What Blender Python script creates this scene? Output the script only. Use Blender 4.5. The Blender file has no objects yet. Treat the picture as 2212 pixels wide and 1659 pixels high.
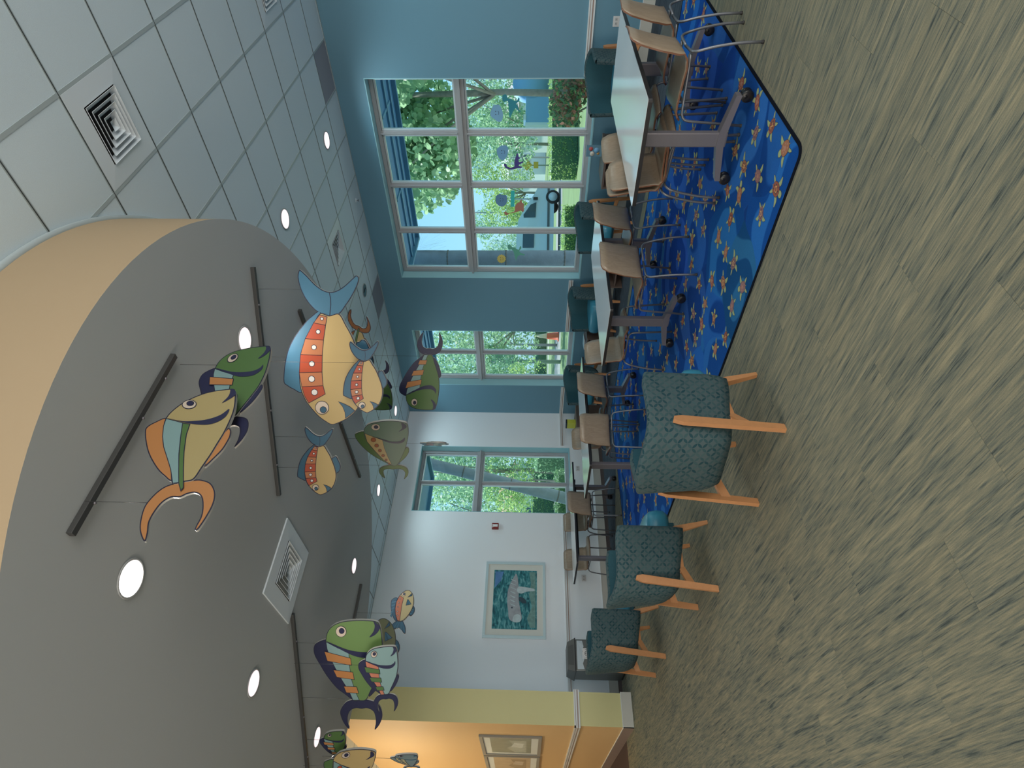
import bpy, bmesh, math, random
from mathutils import Vector, Matrix
PI = math.pi
R_ = math.radians
SC = bpy.context.scene
COL = SC.collection
random.seed(7)

# ------------------------------------------------------------------ camera, sky, sun, exposure
cam_d = bpy.data.cameras.new('camera')
cam = bpy.data.objects.new('camera', cam_d); COL.objects.link(cam)
cam_d.sensor_width = 36.0; cam_d.sensor_fit = 'HORIZONTAL'
cam_d.lens = 1260.0087 / 2212 * 36.0
cam_d.clip_start = 0.05; cam_d.clip_end = 600
RX = Vector((0.0297852, 0.0141582, -0.9994560))     # picture right (the photo hangs on its side)
RY = Vector((-0.7429522, 0.6692247, -0.0126608))    # picture down
RZ = Vector((0.6686814, 0.7429252, 0.0304519))      # view direction
H = 1.4439
cam.matrix_world = Matrix(((RX.x, -RY.x, -RZ.x, 0), (RX.y, -RY.y, -RZ.y, 0), (RX.z, -RY.z, -RZ.z, H), (0, 0, 0, 1)))
SC.camera = cam

world = bpy.data.worlds.new('sky'); SC.world = world; world.use_nodes = True
wn = world.node_tree.nodes; wl = world.node_tree.links
bg = wn['Background']
sky = wn.new('ShaderNodeTexSky'); sky.sky_type = 'NISHITA'; sky.sun_disc = False
sky.sun_elevation = R_(50); sky.sun_rotation = R_(28); sky.air_density = 1.0; sky.dust_density = 1.2; sky.ozone_density = 1.5
skymix = wn.new('ShaderNodeMixRGB'); skymix.inputs[0].default_value = 0.72
skymix.inputs[2].default_value = (2.1, 5.2, 7.2, 1)
wl.new(sky.outputs[0], skymix.inputs[1]); wl.new(skymix.outputs[0], bg.inputs[0])
bg.inputs[1].default_value = 0.155

sun_d = bpy.data.lights.new('sun', 'SUN'); sun_d.energy = 8.5; sun_d.angle = R_(1.0); sun_d.color = (1, .95, .86)
sun = bpy.data.objects.new('sun', sun_d); COL.objects.link(sun)
sun.rotation_euler = Vector((-0.27, -0.50, -0.82)).to_track_quat('-Z', 'Y').to_euler()

SC.view_settings.view_transform = 'Standard'; SC.view_settings.look = 'None'
SC.view_settings.gamma = 1.0; SC.view_settings.use_curve_mapping = False
SC.view_settings.exposure = 0.0

# added area fills, out of view behind and to the left, brighten the room
def area(name, loc, direction, sx, sy, power, color):
    d = bpy.data.lights.new(name, 'AREA'); d.shape = 'RECTANGLE'; d.size = sx; d.size_y = sy
    d.energy = power; d.color = color
    o = bpy.data.objects.new(name, d); COL.objects.link(o); o.location = loc
    o.rotation_euler = Vector(direction).to_track_quat('-Z', 'Z').to_euler()
    return o
area('rear_fill', (1.0, -4.6, 2.0), (0, 1, 0), 7.0, 3.0, 370, (1.0, 0.965, 0.90))
area('side_fill', (-4.4, 2.0, 2.0), (1, 0, 0), 7.0, 3.0, 330, (1.0, 0.88, 0.74))

XW, YB, ZC = 8.1188, 9.9677, 4.0961     # window wall, back wall, ceiling
GX, GY, T = 3.299, 1.300, 0.6096        # ceiling grid
ZS = 3.46                               # underside of the oval soffit

# ------------------------------------------------------------------ materials
MATS = {}
def nt(m): return m.node_tree.nodes, m.node_tree.links
def mat(name, col, rough=0.6, metal=0.0, emis=None, estr=1.0, noise=None, bump=None, spec=0.5):
    """noise=(scale, amount) varies the colour; bump=(scale, strength)"""
    if name in MATS: return MATS[name]
    m = bpy.data.materials.new(name); m.use_nodes = True
    n, l = nt(m); b = n['Principled BSDF']
    b.inputs['Base Color'].default_value = (*col, 1); b.inputs['Roughness'].default_value = rough
    b.inputs['Metallic'].default_value = metal; b.inputs['Specular IOR Level'].default_value = spec
    if emis:
        b.inputs['Emission Color'].default_value = (*emis, 1); b.inputs['Emission Strength'].default_value = estr
    tc = None
    if noise or bump:
        tc = n.new('ShaderNodeTexCoord')
    if noise:
        t = n.new('ShaderNodeTexNoise'); t.inputs['Scale'].default_value = noise[0]; t.inputs['Detail'].default_value = 4
        r = n.new('ShaderNodeMapRange'); r.inputs[3].default_value = 1 - noise[1]; r.inputs[4].default_value = 1 + noise[1]
        mx = n.new('ShaderNodeVectorMath'); mx.operation = 'SCALE'; mx.inputs[0].default_value = col
        l.new(tc.outputs['Object'], t.inputs['Vector']); l.new(t.outputs['Fac'], r.inputs[0])
        l.new(r.outputs[0], mx.inputs['Scale']); l.new(mx.outputs[0], b.inputs['Base Color'])
    if bump:
        t = n.new('ShaderNodeTexNoise'); t.inputs['Scale'].default_value = bump[0]; t.inputs['Detail'].default_value = 3
        bp = n.new('ShaderNodeBump'); bp.inputs['Strength'].default_value = bump[1]; bp.inputs['Distance'].default_value = 0.01
        l.new(tc.outputs['Object'], t.inputs['Vector']); l.new(t.outputs['Fac'], bp.inputs['Height']); l.new(bp.outputs[0], b.inputs['Normal'])
    MATS[name] = m
    return m

def math_n(n, l, op, a, b=None, c=None):
    x = n.new('ShaderNodeMath'); x.operation = op
    for k, v in enumerate((a, b, c)):
        if v is None: continue
        if isinstance(v, (int, float)): x.inputs[k].default_value = v
        else: l.new(v, x.inputs[k])
    return x.outputs[0]
def mixc(n, l, f, a, b):
    x = n.new('ShaderNodeMixRGB')
    for k, v in ((0, f), (1, a), (2, b)):
        if isinstance(v, (int, float)): x.inputs[k].default_value = v
        elif isinstance(v, tuple): x.inputs[k].default_value = (*v, 1)
        else: l.new(v, x.inputs[k])
    return x.outputs[0]

WALL_TEAL = mat('paint_teal', (0.115, 0.250, 0.335), 0.55, bump=(90, .05))
WALL_PALE = mat('paint_pale', (0.76, 0.81, 0.85), 0.6, bump=(90, .05))
WALL_OLIVE = mat('paint_olive', (0.56, 0.53, 0.27), 0.6, bump=(90, .05))
WALL_ORANGE = mat('paint_orange', (0.64, 0.43, 0.21), 0.6, bump=(90, .05))
SOFFIT_GREY = mat('soffit_grey', (0.44, 0.46, 0.46), 0.8)
FASCIA = mat('fascia_cream', (0.40, 0.295, 0.18), 0.7)
TRIM_WHITE = mat('trim_white', (0.62, 0.66, 0.67), 0.45)
TRIM_TAN = mat('trim_tan', (0.33, 0.25, 0.22), 0.5)
BASE_MAT = mat('base_vinyl', (0.50, 0.50, 0.46), 0.5)
REVEAL = mat('reveal_daylit', (0.30, 0.55, 0.62), 0.55)  # daylight glow on the window reveals is put into this colour
ALU = mat('window_aluminium', (0.42, 0.43, 0.45), 0.35, 0.35)
TILE = mat('ceiling_tile_white', (0.63, 0.73, 0.78), 0.9, noise=(160, .05), bump=(260, .12))
TILE_GREY = mat('ceiling_tile_grey', (0.30, 0.31, 0.35), 0.9)
TBAR = mat('ceiling_bar', (0.40, 0.46, 0.47), 0.5)
TGAP = mat('ceiling_shadow_gap', (0.05, 0.06, 0.06), 0.9)
VENT = mat('vent_white', (0.66, 0.72, 0.76), 0.4)
VENT_DK = mat('vent_throat', (0.01, 0.01, 0.012), 0.9)
LAMP_E = mat('lamp_lens', (0.8, 0.75, 0.75), 0.4, emis=(1.0, 0.83, 0.86), estr=1.05)
LAMP_HOT = mat('lamp_reflector_lit', (0.9, 0.9, 0.9), 0.4, emis=(1.0, 0.93, 0.86), estr=6.0)
LAMP_OFF = mat('lamp_reflector', (0.45, 0.52, 0.5), 0.15, 0.9)
BAR_MAT = mat('hanging_bar', (0.07, 0.07, 0.068), 0.5, 0.4)
WIRE_MAT = mat('wire', (0.09, 0.09, 0.09), 0.4, 0.6)
BLACK = mat('black_plastic', (0.008, 0.008, 0.010), 0.35)
EDGE_BLK = mat('table_edge_black', (0.014, 0.013, 0.015), 0.4)
LAMINATE = mat('table_laminate', (0.68, 0.69, 0.70), 0.14, spec=0.9)
GREY_METAL = mat('table_leg_metal', (0.20, 0.19, 0.21), 0.38, 0.5)
TUBE = mat('chair_tube', (0.17, 0.18, 0.20), 0.38, 0.6)
RUBBER = mat('rubber', (0.02, 0.02, 0.02), 0.7)
OAK = mat('maple_leg', (0.44, 0.205, 0.085), 0.45, noise=(30, .12))
VINYL_TEAL = mat('seat_vinyl_teal', (0.035, 0.20, 0.29), 0.32)
INNER_TEAL = mat('inner_fabric_teal', (0.014, 0.070, 0.090), 0.8, noise=(120, .25))
CABINET = mat('cube_table_wood', (0.12, 0.085, 0.07), 0.5, noise=(14, .15))
PLATE_W = mat('outlet_white', (0.60, 0.60, 0.60), 0.4)
RED = mat('alarm_red', (0.22, 0.02, 0.02), 0.4)
FRAME_SILVER = mat('frame_silver', (0.52, 0.66, 0.70), 0.35, 0.2)
FRAME_GREY = mat('frame_grey_wood', (0.24, 0.24, 0.22), 0.5)
MATBOARD = mat('mat_board', (0.62, 0.64, 0.60), 0.9)
BIN_M = mat('bin_steel', (0.14, 0.15, 0.14), 0.35, 0.5)
BIN_T = mat('bin_top', (0.10, 0.105, 0.10), 0.45)

def wood(name, c1, c2, scale=1.0, axis=2):
    m = bpy.data.materials.new(name); m.use_nodes = True; n, l = nt(m); b = n['Principled BSDF']
    tc = n.new('ShaderNodeTexCoord'); mp = n.new('ShaderNodeMapping')
    s = [22 * scale] * 3; s[axis] = 2.2 * scale; mp.inputs['Scale'].default_value = s
    t = n.new('ShaderNodeTexNoise'); t.inputs['Scale'].default_value = 2.2; t.inputs['Detail'].default_value = 6; t.inputs['Distortion'].default_value = 1.4
    cr = n.new('ShaderNodeValToRGB'); cr.color_ramp.elements[0].position = .3; cr.color_ramp.elements[1].position = .72
    cr.color_ramp.elements[0].color = (*c1, 1); cr.color_ramp.elements[1].color = (*c2, 1)
    l.new(tc.outputs['Object'], mp.inputs[0]); l.new(mp.outputs[0], t.inputs['Vector']); l.new(t.outputs['Fac'], cr.inputs[0])
    l.new(cr.outputs[0], b.inputs['Base Color']); b.inputs['Roughness'].default_value = 0.33
    return m
PLY = wood('bentwood_beech', (0.235, 0.18, 0.125), (0.30, 0.235, 0.17), 0.8)
PLY_EDGE = mat('plywood_edge', (0.17, 0.07, 0.035), 0.5)

def carpet_material():
    m = bpy.data.materials.new('carpet_planks'); m.use_nodes = True; n, l = nt(m); b = n['Principled BSDF']
    g = n.new('ShaderNodeNewGeometry'); sp = n.new('ShaderNodeSeparateXYZ'); l.new(g.outputs['Position'], sp.inputs[0])
    X, Y = sp.outputs[0], sp.outputs[1]
    ix = math_n(n, l, 'FLOOR', math_n(n, l, 'DIVIDE', X, 0.25))
    yo = math_n(n, l, 'ADD', Y, math_n(n, l, 'MULTIPLY', ix, 0.37))
    iy = math_n(n, l, 'FLOOR', math_n(n, l, 'DIVIDE', yo, 1.0))
    cb = n.new('ShaderNodeCombineXYZ'); l.new(ix, cb.inputs[0]); l.new(iy, cb.inputs[1])
    wnz = n.new('ShaderNodeTexWhiteNoise'); l.new(cb.outputs[0], wnz.inputs['Vector'])
    # streaks running along Y
    off = n.new('ShaderNodeVectorMath'); off.operation = 'MULTIPLY_ADD'
    l.new(wnz.outputs['Color'], off.inputs[0]); off.inputs[1].default_value = (3, 9, 5); l.new(g.outputs['Position'], off.inputs[2])
    mp = n.new('ShaderNodeMapping'); mp.inputs['Scale'].default_value = (80, 4.2, 1); l.new(off.outputs[0], mp.inputs[0])
    t = n.new('ShaderNodeTexNoise'); t.inputs['Scale'].default_value = 1.0; t.inputs['Detail'].default_value = 5; t.inputs['Roughness'].default_value = .62
    l.new(mp.outputs[0], t.inputs['Vector'])
    mp2 = n.new('ShaderNodeMapping'); mp2.inputs['Scale'].default_value = (26, 2.0, 1); l.new(off.outputs[0], mp2.inputs[0])
    t2 = n.new('ShaderNodeTexNoise'); t2.inputs['Scale'].default_value = 1.0; t2.inputs['Detail'].default_value = 3; l.new(mp2.outputs[0], t2.inputs['Vector'])
    t3 = n.new('ShaderNodeTexNoise'); t3.inputs['Scale'].default_value = 260; t3.inputs['Detail'].default_value = 2; l.new(g.outputs['Position'], t3.inputs['Vector'])
    mp4 = n.new('ShaderNodeMapping'); mp4.inputs['Scale'].default_value = (210, 10, 1); l.new(off.outputs[0], mp4.inputs[0])
    t4 = n.new('ShaderNodeTexNoise'); t4.inputs['Scale'].default_value = 1.0; t4.inputs['Detail'].default_value = 3; l.new(mp4.outputs[0], t4.inputs['Vector'])
    f = math_n(n, l, 'ADD', math_n(n, l, 'ADD', math_n(n, l, 'MULTIPLY', t.outputs['Fac'], .42), math_n(n, l, 'MULTIPLY', t2.outputs['Fac'], .22)), math_n(n, l, 'MULTIPLY', t4.outputs['Fac'], .36))
    cr = n.new('ShaderNodeValToRGB'); e = cr.color_ramp.elements
    e[0].position = .38; e[0].color = (0.056, 0.068, 0.064, 1); e[1].position = .62; e[1].color = (0.275, 0.245, 0.160, 1)
    k = e.new(.44); k.color = (0.122, 0.132, 0.108, 1); k = e.new(.51); k.color = (0.185, 0.178, 0.128, 1)
    l.new(f, cr.inputs[0])
    dk = n.new('ShaderNodeValToRGB'); e = dk.color_ramp.elements
    e[0].position = .38; e[0].color = (0.028, 0.040, 0.055, 1); e[1].position = .62; e[1].color = (0.085, 0.100, 0.120, 1); l.new(f, dk.inputs[0])
    # the light carpet fills an oval that echoes the soffit
    dx = math_n(n, l, 'DIVIDE', math_n(n, l, 'SUBTRACT', X, 2.03), 4.86); dy = math_n(n, l, 'DIVIDE', math_n(n, l, 'SUBTRACT', Y, 4.65), 4.95)
    rr = math_n(n, l, 'ADD', math_n(n, l, 'MULTIPLY', dx, dx), math_n(n, l, 'MULTIPLY', dy, dy))
    out = math_n(n, l, 'GREATER_THAN', rr, 1.0)
    hall = math_n(n, l, 'GREATER_THAN', Y, 9.5)
    warm = mixc(n, l, hall, dk.outputs[0], (0.075, 0.052, 0.048))
    c = mixc(n, l, out, cr.outputs[0], warm)
    j = math_n(n, l, 'MULTIPLY_ADD', wnz.outputs['Value'], .10, .95)
    v3 = math_n(n, l, 'MULTIPLY', j, math_n(n, l, 'MULTIPLY_ADD', t3.outputs['Fac'], .5, .75))
    vs = n.new('ShaderNodeVectorMath'); vs.operation = 'SCALE'; l.new(c, vs.inputs[0]); l.new(v3, vs.inputs['Scale'])
    l.new(vs.outputs[0], b.inputs['Base Color']); b.inputs['Roughness'].default_value = .95; b.inputs['Specular IOR Level'].default_value = .15
    bp = n.new('ShaderNodeBump'); bp.inputs['Strength'].default_value = .5; bp.inputs['Distance'].default_value = .004
    l.new(math_n(n, l, 'ADD', t.outputs['Fac'], math_n(n, l, 'MULTIPLY', t3.outputs['Fac'], .5)), bp.inputs['Height']); l.new(bp.outputs[0], b.inputs['Normal'])
    return m
CARPET = carpet_material()

def rug_material():
    m = bpy.data.materials.new('rug_sea_blue'); m.use_nodes = True; n, l = nt(m); b = n['Principled BSDF']
    g = n.new('ShaderNodeNewGeometry')
    mp = n.new('ShaderNodeMapping'); mp.inputs['Scale'].default_value = (1.3, 1.3, 0); l.new(g.outputs['Position'], mp.inputs[0])
    nz = n.new('ShaderNodeTexNoise'); nz.inputs['Scale'].default_value = 1.1; nz.inputs['Detail'].default_value = 1; l.new(mp.outputs[0], nz.inputs['Vector'])
    va = n.new('ShaderNodeVectorMath'); va.operation = 'MULTIPLY_ADD'; l.new(nz.outputs['Color'], va.inputs[0]); va.inputs[1].default_value = (.7, .7, 0); l.new(mp.outputs[0], va.inputs[2])
    vo = n.new('ShaderNodeTexVoronoi'); vo.inputs['Scale'].default_value = 1.05; vo.feature = 'F1'; l.new(va.outputs[0], vo.inputs['Vector'])
    s = math_n(n, l, 'SINE', math_n(n, l, 'MULTIPLY', vo.outputs['Distance'], 15))
    cr = n.new('ShaderNodeValToRGB'); cr.color_ramp.interpolation = 'EASE'; e = cr.color_ramp.elements
    e[0].position = .40; e[0].color = (0.005, 0.055, 0.24, 1); e[1].position = .60; e[1].color = (0.020, 0.115, 0.38, 1)
    l.new(math_n(n, l, 'MULTIPLY_ADD', s, .5, .5), cr.inputs[0])
    vc = n.new('ShaderNodeMixRGB'); vc.blend_type = 'MULTIPLY'; vc.inputs[0].default_value = .35
    l.new(cr.outputs[0], vc.inputs[1]); l.new(vo.outputs['Color'], vc.inputs[2])
    t3 = n.new('ShaderNodeTexNoise'); t3.inputs['Scale'].default_value = 300; l.new(g.outputs['Position'], t3.inputs['Vector'])
    vs = n.new('ShaderNodeVectorMath'); vs.operation = 'SCALE'; l.new(vc.outputs[0], vs.inputs[0]); l.new(math_n(n, l, 'MULTIPLY_ADD', t3.outputs['Fac'], .5, .9), vs.inputs['Scale'])
    l.new(vs.outputs[0], b.inputs['Base Color']); b.inputs['Roughness'].default_value = .95; b.inputs['Specular IOR Level'].default_value = .1
    bp = n.new('ShaderNodeBump'); bp.inputs['Strength'].default_value = .4; bp.inputs['Distance'].default_value = .003
    l.new(t3.outputs['Fac'], bp.inputs['Height']); l.new(bp.outputs[0], b.inputs['Normal'])
    return m

def petal_fabric():
    """upholstery with a repeat of overlapping leaf shapes, laid out in the shell's UVs (metres)"""
    m = bpy.data.materials.new('leaf_fabric'); m.use_nodes = True; n, l = nt(m); b = n['Principled BSDF']
    uv = n.new('ShaderNodeUVMap'); sp = n.new('ShaderNodeSeparateXYZ'); l.new(uv.outputs[0], sp.inputs[0])
    cell = 0.031
    u = math_n(n, l, 'DIVIDE', sp.outputs[0], cell); v = math_n(n, l, 'DIVIDE', sp.outputs[1], cell)
    fu = math_n(n, l, 'FRACT', u); fv = math_n(n, l, 'FRACT', v)
    iu = math_n(n, l, 'FLOOR', u); iv = math_n(n, l, 'FLOOR', v)
    def inside(cx, cy):
        a = math_n(n, l, 'SUBTRACT', fu, cx); c = math_n(n, l, 'SUBTRACT', fv, cy)
        d = math_n(n, l, 'SQRT', math_n(n, l, 'ADD', math_n(n, l, 'MULTIPLY', a, a), math_n(n, l, 'MULTIPLY', c, c)))
        return math_n(n, l, 'LESS_THAN', d, 0.97)
    # a lens between two opposite corners; its diagonal alternates so that four lenses meet in a flower
    par = math_n(n, l, 'MODULO', math_n(n, l, 'ABSOLUTE', math_n(n, l, 'ADD', iu, iv)), 2.0)
    p1 = math_n(n, l, 'MULTIPLY', inside(0, 0), inside(1, 1)); p2 = math_n(n, l, 'MULTIPLY', inside(1, 0), inside(0, 1))
    pet = math_n(n, l, 'ADD', math_n(n, l, 'MULTIPLY', p1, par), math_n(n, l, 'MULTIPLY', p2, math_n(n, l, 'SUBTRACT', 1.0, par)))
    cb = n.new('ShaderNodeCombineXYZ'); l.new(iu, cb.inputs[0]); l.new(iv, cb.inputs[1])
    wz = n.new('ShaderNodeTexWhiteNoise'); l.new(cb.outputs[0], wz.inputs['Vector'])
    zz = n.new('ShaderNodeTexNoise'); zz.inputs['Scale'].default_value = 3.2; l.new(uv.outputs[0], zz.inputs['Vector'])
    base = mixc(n, l, zz.outputs['Fac'], (0.070, 0.092, 0.097), (0.046, 0.081, 0.090))
    dark = mixc(n, l, wz.outputs['Value'], (0.010, 0.045, 0.058), (0.048, 0.090, 0.096))
    c = mixc(n, l, pet, base, dark)
    l.new(c, b.inputs['Base Color']); b.inputs['Roughness'].default_value = .85; b.inputs['Specular IOR Level'].default_value = .25
    t3 = n.new('ShaderNodeTexNoise'); t3.inputs['Scale'].default_value = 500; l.new(uv.outputs[0], t3.inputs['Vector'])
    bp = n.new('ShaderNodeBump'); bp.inputs['Strength'].default_value = .3; bp.inputs['Distance'].default_value = .002
    l.new(t3.outputs['Fac'], bp.inputs['Height']); l.new(bp.outputs[0], b.inputs['Normal'])
    return m
LEAF_FAB = petal_fabric()

def glass_material():
    m = bpy.data.materials.new('window_glass'); m.use_nodes = True; n, l = nt(m)
    n.remove(n['Principled BSDF']); o = n['Material Output']
    tr = n.new('ShaderNodeBsdfTransparent'); tr.inputs[0].default_value = (0.90, 0.97, 0.98, 1)
    gl = n.new('ShaderNodeBsdfGlossy'); gl.inputs['Roughness'].default_value = .02
    fr = n.new('ShaderNodeFresnel'); fr.inputs[0].default_value = 1.25
    mx = n.new('ShaderNodeMixShader'); l.new(fr.outputs[0], mx.inputs[0]); l.new(tr.outputs[0], mx.inputs[1]); l.new(gl.outputs[0], mx.inputs[2])
    l.new(mx.outputs[0], o.inputs[0])
    return m
GLASS = glass_material()

# ------------------------------------------------------------------ mesh helpers
class MB:
    """collects shapes and links them as one mesh object"""
    def __init__(s): s.v = []; s.f = []; s.m = []; s.uv = None; s.mats = []; s.sm = []
    def mi(s, m):
        if m not in s.mats: s.mats.append(m)
        return s.mats.index(m)
    def add(s, vs, fs, m, smooth=False):
        o = len(s.v); k = s.mi(m)
        s.v += [tuple(v) for v in vs]
        for f in fs: s.f.append([o + i for i in f]); s.m.append(k); s.sm.append(smooth)
        return s
    def box(s, c, d, m, rz=0.0, rot=None, bevel=0.0):
        x, y, z = [q / 2 for q in d]
        if bevel > 0 and min(x, y, z) > bevel:
            bm = bmesh.new(); bmesh.ops.create_cube(bm, size=1)
            for v in bm.verts: v.co = Vector((v.co.x * d[0], v.co.y * d[1], v.co.z * d[2]))
            bmesh.ops.bevel(bm, geom=bm.edges[:], offset=bevel, segments=2, affect='EDGES', profile=.7)
            vs = [v.co.copy() for v in bm.verts]; bm.verts.index_update(); fs = [[v.index for v in f.verts] for f in bm.faces]; bm.free()
        else:
            vs = [Vector((a, b, cc)) for cc in (-z, z) for a, b in ((-x, -y), (x, -y), (x, y), (-x, y))]
            fs = [(3, 2, 1, 0), (4, 5, 6, 7), (0, 1, 5, 4), (1, 2, 6, 5), (2, 3, 7, 6), (3, 0, 4, 7)]
        M = rot if rot is not None else Matrix.Rotation(rz, 3, 'Z')
        return s.add([M @ v + Vector(c) for v in vs], fs, m)
    def bx(s, x0, x1, y0, y1, z0, z1, m, bevel=0.0):
        return s.box(((x0 + x1) / 2, (y0 + y1) / 2, (z0 + z1) / 2), (abs(x1 - x0), abs(y1 - y0), abs(z1 - z0)), m, bevel=bevel)
    def tube(s, pts, r, m, n=8, smooth_path=0, cap=True, squash=None):
        P = [Vector(p) for p in pts]
        if smooth_path: P = rounded(P, smooth_path)
        rs = r if isinstance(r, (list, tuple)) else [r] * len(P)
        if len(rs) != len(P): rs = [rs[0] + (rs[-1] - rs[0]) * i / (len(P) - 1) for i in range(len(P))]
        rings = []; up = None
        for i, p in enumerate(P):
            t = (P[min(i + 1, len(P) - 1)] - P[max(i - 1, 0)]).normalized()
            if up is None:
                up = Vector((0, 0, 1)) if abs(t.z) < .9 else Vector((1, 0, 0))
            a = t.cross(up).normalized(); b_ = t.cross(a).normalized(); up = -b_ if False else a.cross(t).normalized()
            rings.append([p + (a * math.cos(2 * PI * k / n) + up * math.sin(2 * PI * k / n)) * rs[i] for k in range(n)])
        vs = [v for rg in rings for v in rg]; fs = []
        for i in range(len(P) - 1):
            for k in range(n): fs.append((i * n + k, i * n + (k + 1) % n, (i + 1) * n + (k + 1) % n, (i + 1) * n + k))
        s.add(vs, fs, m, True)
        if cap:
            s.add(rings[0], [tuple(range(n))[::-1]], m); s.add(rings[-1], [tuple(range(n))], m)
        return s
    def lathe(s, prof, m, n=24, c=(0, 0, 0), rot=None, smooth=True):
        """prof: (radius, height)"""
        vs = []; fs = []
        for r, z in prof:
            for k in range(n): vs.append(Vector((r * math.cos(2 * PI * k / n), r * math.sin(2 * PI * k / n), z)))
        for i in range(len(prof) - 1):
            for k in range(n): fs.append((i * n + k, i * n + (k + 1) % n, (i + 1) * n + (k + 1) % n, (i + 1) * n + k))
        fs.append(tuple(range(n))[::-1]); fs.append(tuple(range((len(prof) - 1) * n, len(prof) * n)))
        M = rot if rot is not None else Matrix.Identity(3)
        return s.add([M @ v + Vector(c) for v in vs], fs, m, smooth)
    def prism(s, poly, fn0, fn1, m, m_side=None):
        """poly of 2D points; fn0/fn1 map (a,b) to 3D for the two faces"""
        n = len(poly); a = [fn0(*p) for p in poly]; b_ = [fn1(*p) for p in poly]
        s.add(a, [tuple(range(n))[::-1]], m); s.add(b_, [tuple(range(n))], m)
        s.add(a + b_, [(k, (k + 1) % n, n + (k + 1) % n, n + k) for k in range(n)], m_side or m)
        return s
    def build(s, name, parent=None, loc=(0, 0, 0), rz=0.0, autosm=True, recalc=True):
        me = bpy.data.meshes.new(name); me.from_pydata([tuple(v) for v in s.v], [], s.f)
        for m in s.mats: me.materials.append(m)
        for p, k, q in zip(me.polygons, s.m, s.sm): p.material_index = k; p.use_smooth = q
        if s.uv:
            ul = me.uv_layers.new(name='UVMap')
            for lp in me.loops: ul.data[lp.index].uv = s.uv[lp.vertex_index]
        if recalc:
            bm = bmesh.new(); bm.from_mesh(me)
            if not s.uv:
                bmesh.ops.delete(bm, geom=[v for v in bm.verts if not v.link_faces], context='VERTS'); bmesh.ops.remove_doubles(bm, verts=bm.verts, dist=2e-5)
            bmesh.ops.recalc_face_normals(bm, faces=bm.faces); bm.to_mesh(me); bm.free()
        me.update()
        o = bpy.data.objects.new(name, me); COL.objects.link(o); o.location = loc; o.rotation_euler = (0, 0, rz)
        if parent: o.parent = parent
        return o

def rounded(P, r, seg=5):
    """round the corners of a polyline"""
    out = [P[0]]
    for i in range(1, len(P) - 1):
        a, b_, c = P[i - 1], P[i], P[i + 1]
        d1 = (a - b_); d2 = (c - b_); q = min(r, d1.length * .45, d2.length * .45)
        p1 = b_ + d1.normalized() * q; p2 = b_ + d2.normalized() * q
        for k in range(seg + 1):
            t = k / seg; out.append((1 - t) ** 2 * p1 + 2 * t * (1 - t) * b_ + t * t * p2)
    out.append(P[-1]); return out

def empty(name, loc=(0, 0, 0), rz=0.0):
    o = bpy.data.objects.new(name, None); COL.objects.link(o); o.location = loc; o.rotation_euler = (0, 0, rz); o.empty_display_size = .1
    return o
def tag(o, label, cat, group=None):
    o['label'] = label; o['category'] = cat
    if group: o['group'] = group
    return o
def struct(o): o['kind'] = 'structure'; return o
def stuff(o): o['kind'] = 'stuff'; return o
def copy_tree(o, parent=None):
    c = o.copy(); COL.objects.link(c); c.parent = parent
    for ch in [q for q in KIDS(o)]: copy_tree(ch, c)
    return c
def KIDS(o): return [q for q in bpy.data.objects if q.parent == o]
def text_mesh(ch):
    cu = bpy.data.curves.new('glyph', 'FONT'); cu.body = ch; cu.align_x = 'CENTER'; cu.align_y = 'CENTER'; cu.size = 1; cu.resolution_u = 2
    o = bpy.data.objects.new('glyph', cu); COL.objects.link(o)
    dg = bpy.context.evaluated_depsgraph_get(); me = o.evaluated_get(dg).to_mesh()
    vs = [v.co.copy() for v in me.vertices]; fs = [tuple(p.vertices) for p in me.polygons]
    o.evaluated_get(dg).to_mesh_clear(); bpy.data.objects.remove(o); bpy.data.curves.remove(cu)
    return vs, fs
def spline(pts, sub=5, closed=True):
    """Catmull-Rom through 2D points"""
    n = len(pts); out = []
    rng = n if closed else n - 1
    for i in range(rng):
        p = [pts[(i + k) % n] if closed else pts[max(0, min(n - 1, i + k))] for k in (-1, 0, 1, 2)]
        for k in range(sub):
            t = k / sub
            out.append(tuple(.5 * (2 * p[1][d] + (p[2][d] - p[0][d]) * t + (2 * p[0][d] - 5 * p[1][d] + 4 * p[2][d] - p[3][d]) * t * t + (3 * p[1][d] - p[0][d] - 3 * p[2][d] + p[3][d]) * t ** 3) for d in (0, 1)))
    if not closed: out.append(tuple(pts[-1]))
    return out

# ------------------------------------------------------------------ FLOOR
def in_view(p, pad=60):
    d = Vector(p) - Vector((0, 0, H)); z = d.dot(RZ)
    if z < .1: return False
    x = 1106 + 1260 * d.dot(RX) / z; y = 829.5 + 1260 * d.dot(RY) / z
    return -pad < x < 2212 + pad and -pad < y < 1659 + pad
fl = MB(); fl.bx(-5.2, XW + .3, -5.2, YB + .3, -.25, -.005, CARPET); fl.bx(-5.2, 2.0, YB + .3, 14.2, -.25, -.005, CARPET)
floor = struct(fl.build('floor'))
planks = []
for ix in range(-20, 33):
    x0 = ix * .25; x1 = min(x0 + .25, XW)
    if x1 - x0 < .02: continue
    for k in range(-20, 32):
        y0 = k - ix * .37; y1 = y0 + 1.0
        ymax = 14.0 if x0 < 1.8 else YB
        y0 = max(y0, -5.0); y1 = min(y1, ymax)
        if y1 - y0 < .03: continue
        c = Vector(((x0 + x1) / 2, (y0 + y1) / 2, 0)); planks.append((c.length, c, x1 - x0, y1 - y0))
planks.sort(key=lambda q: (0 if in_view(q[1]) else 1, q[0]))
shared = {}
rest = MB()
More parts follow.
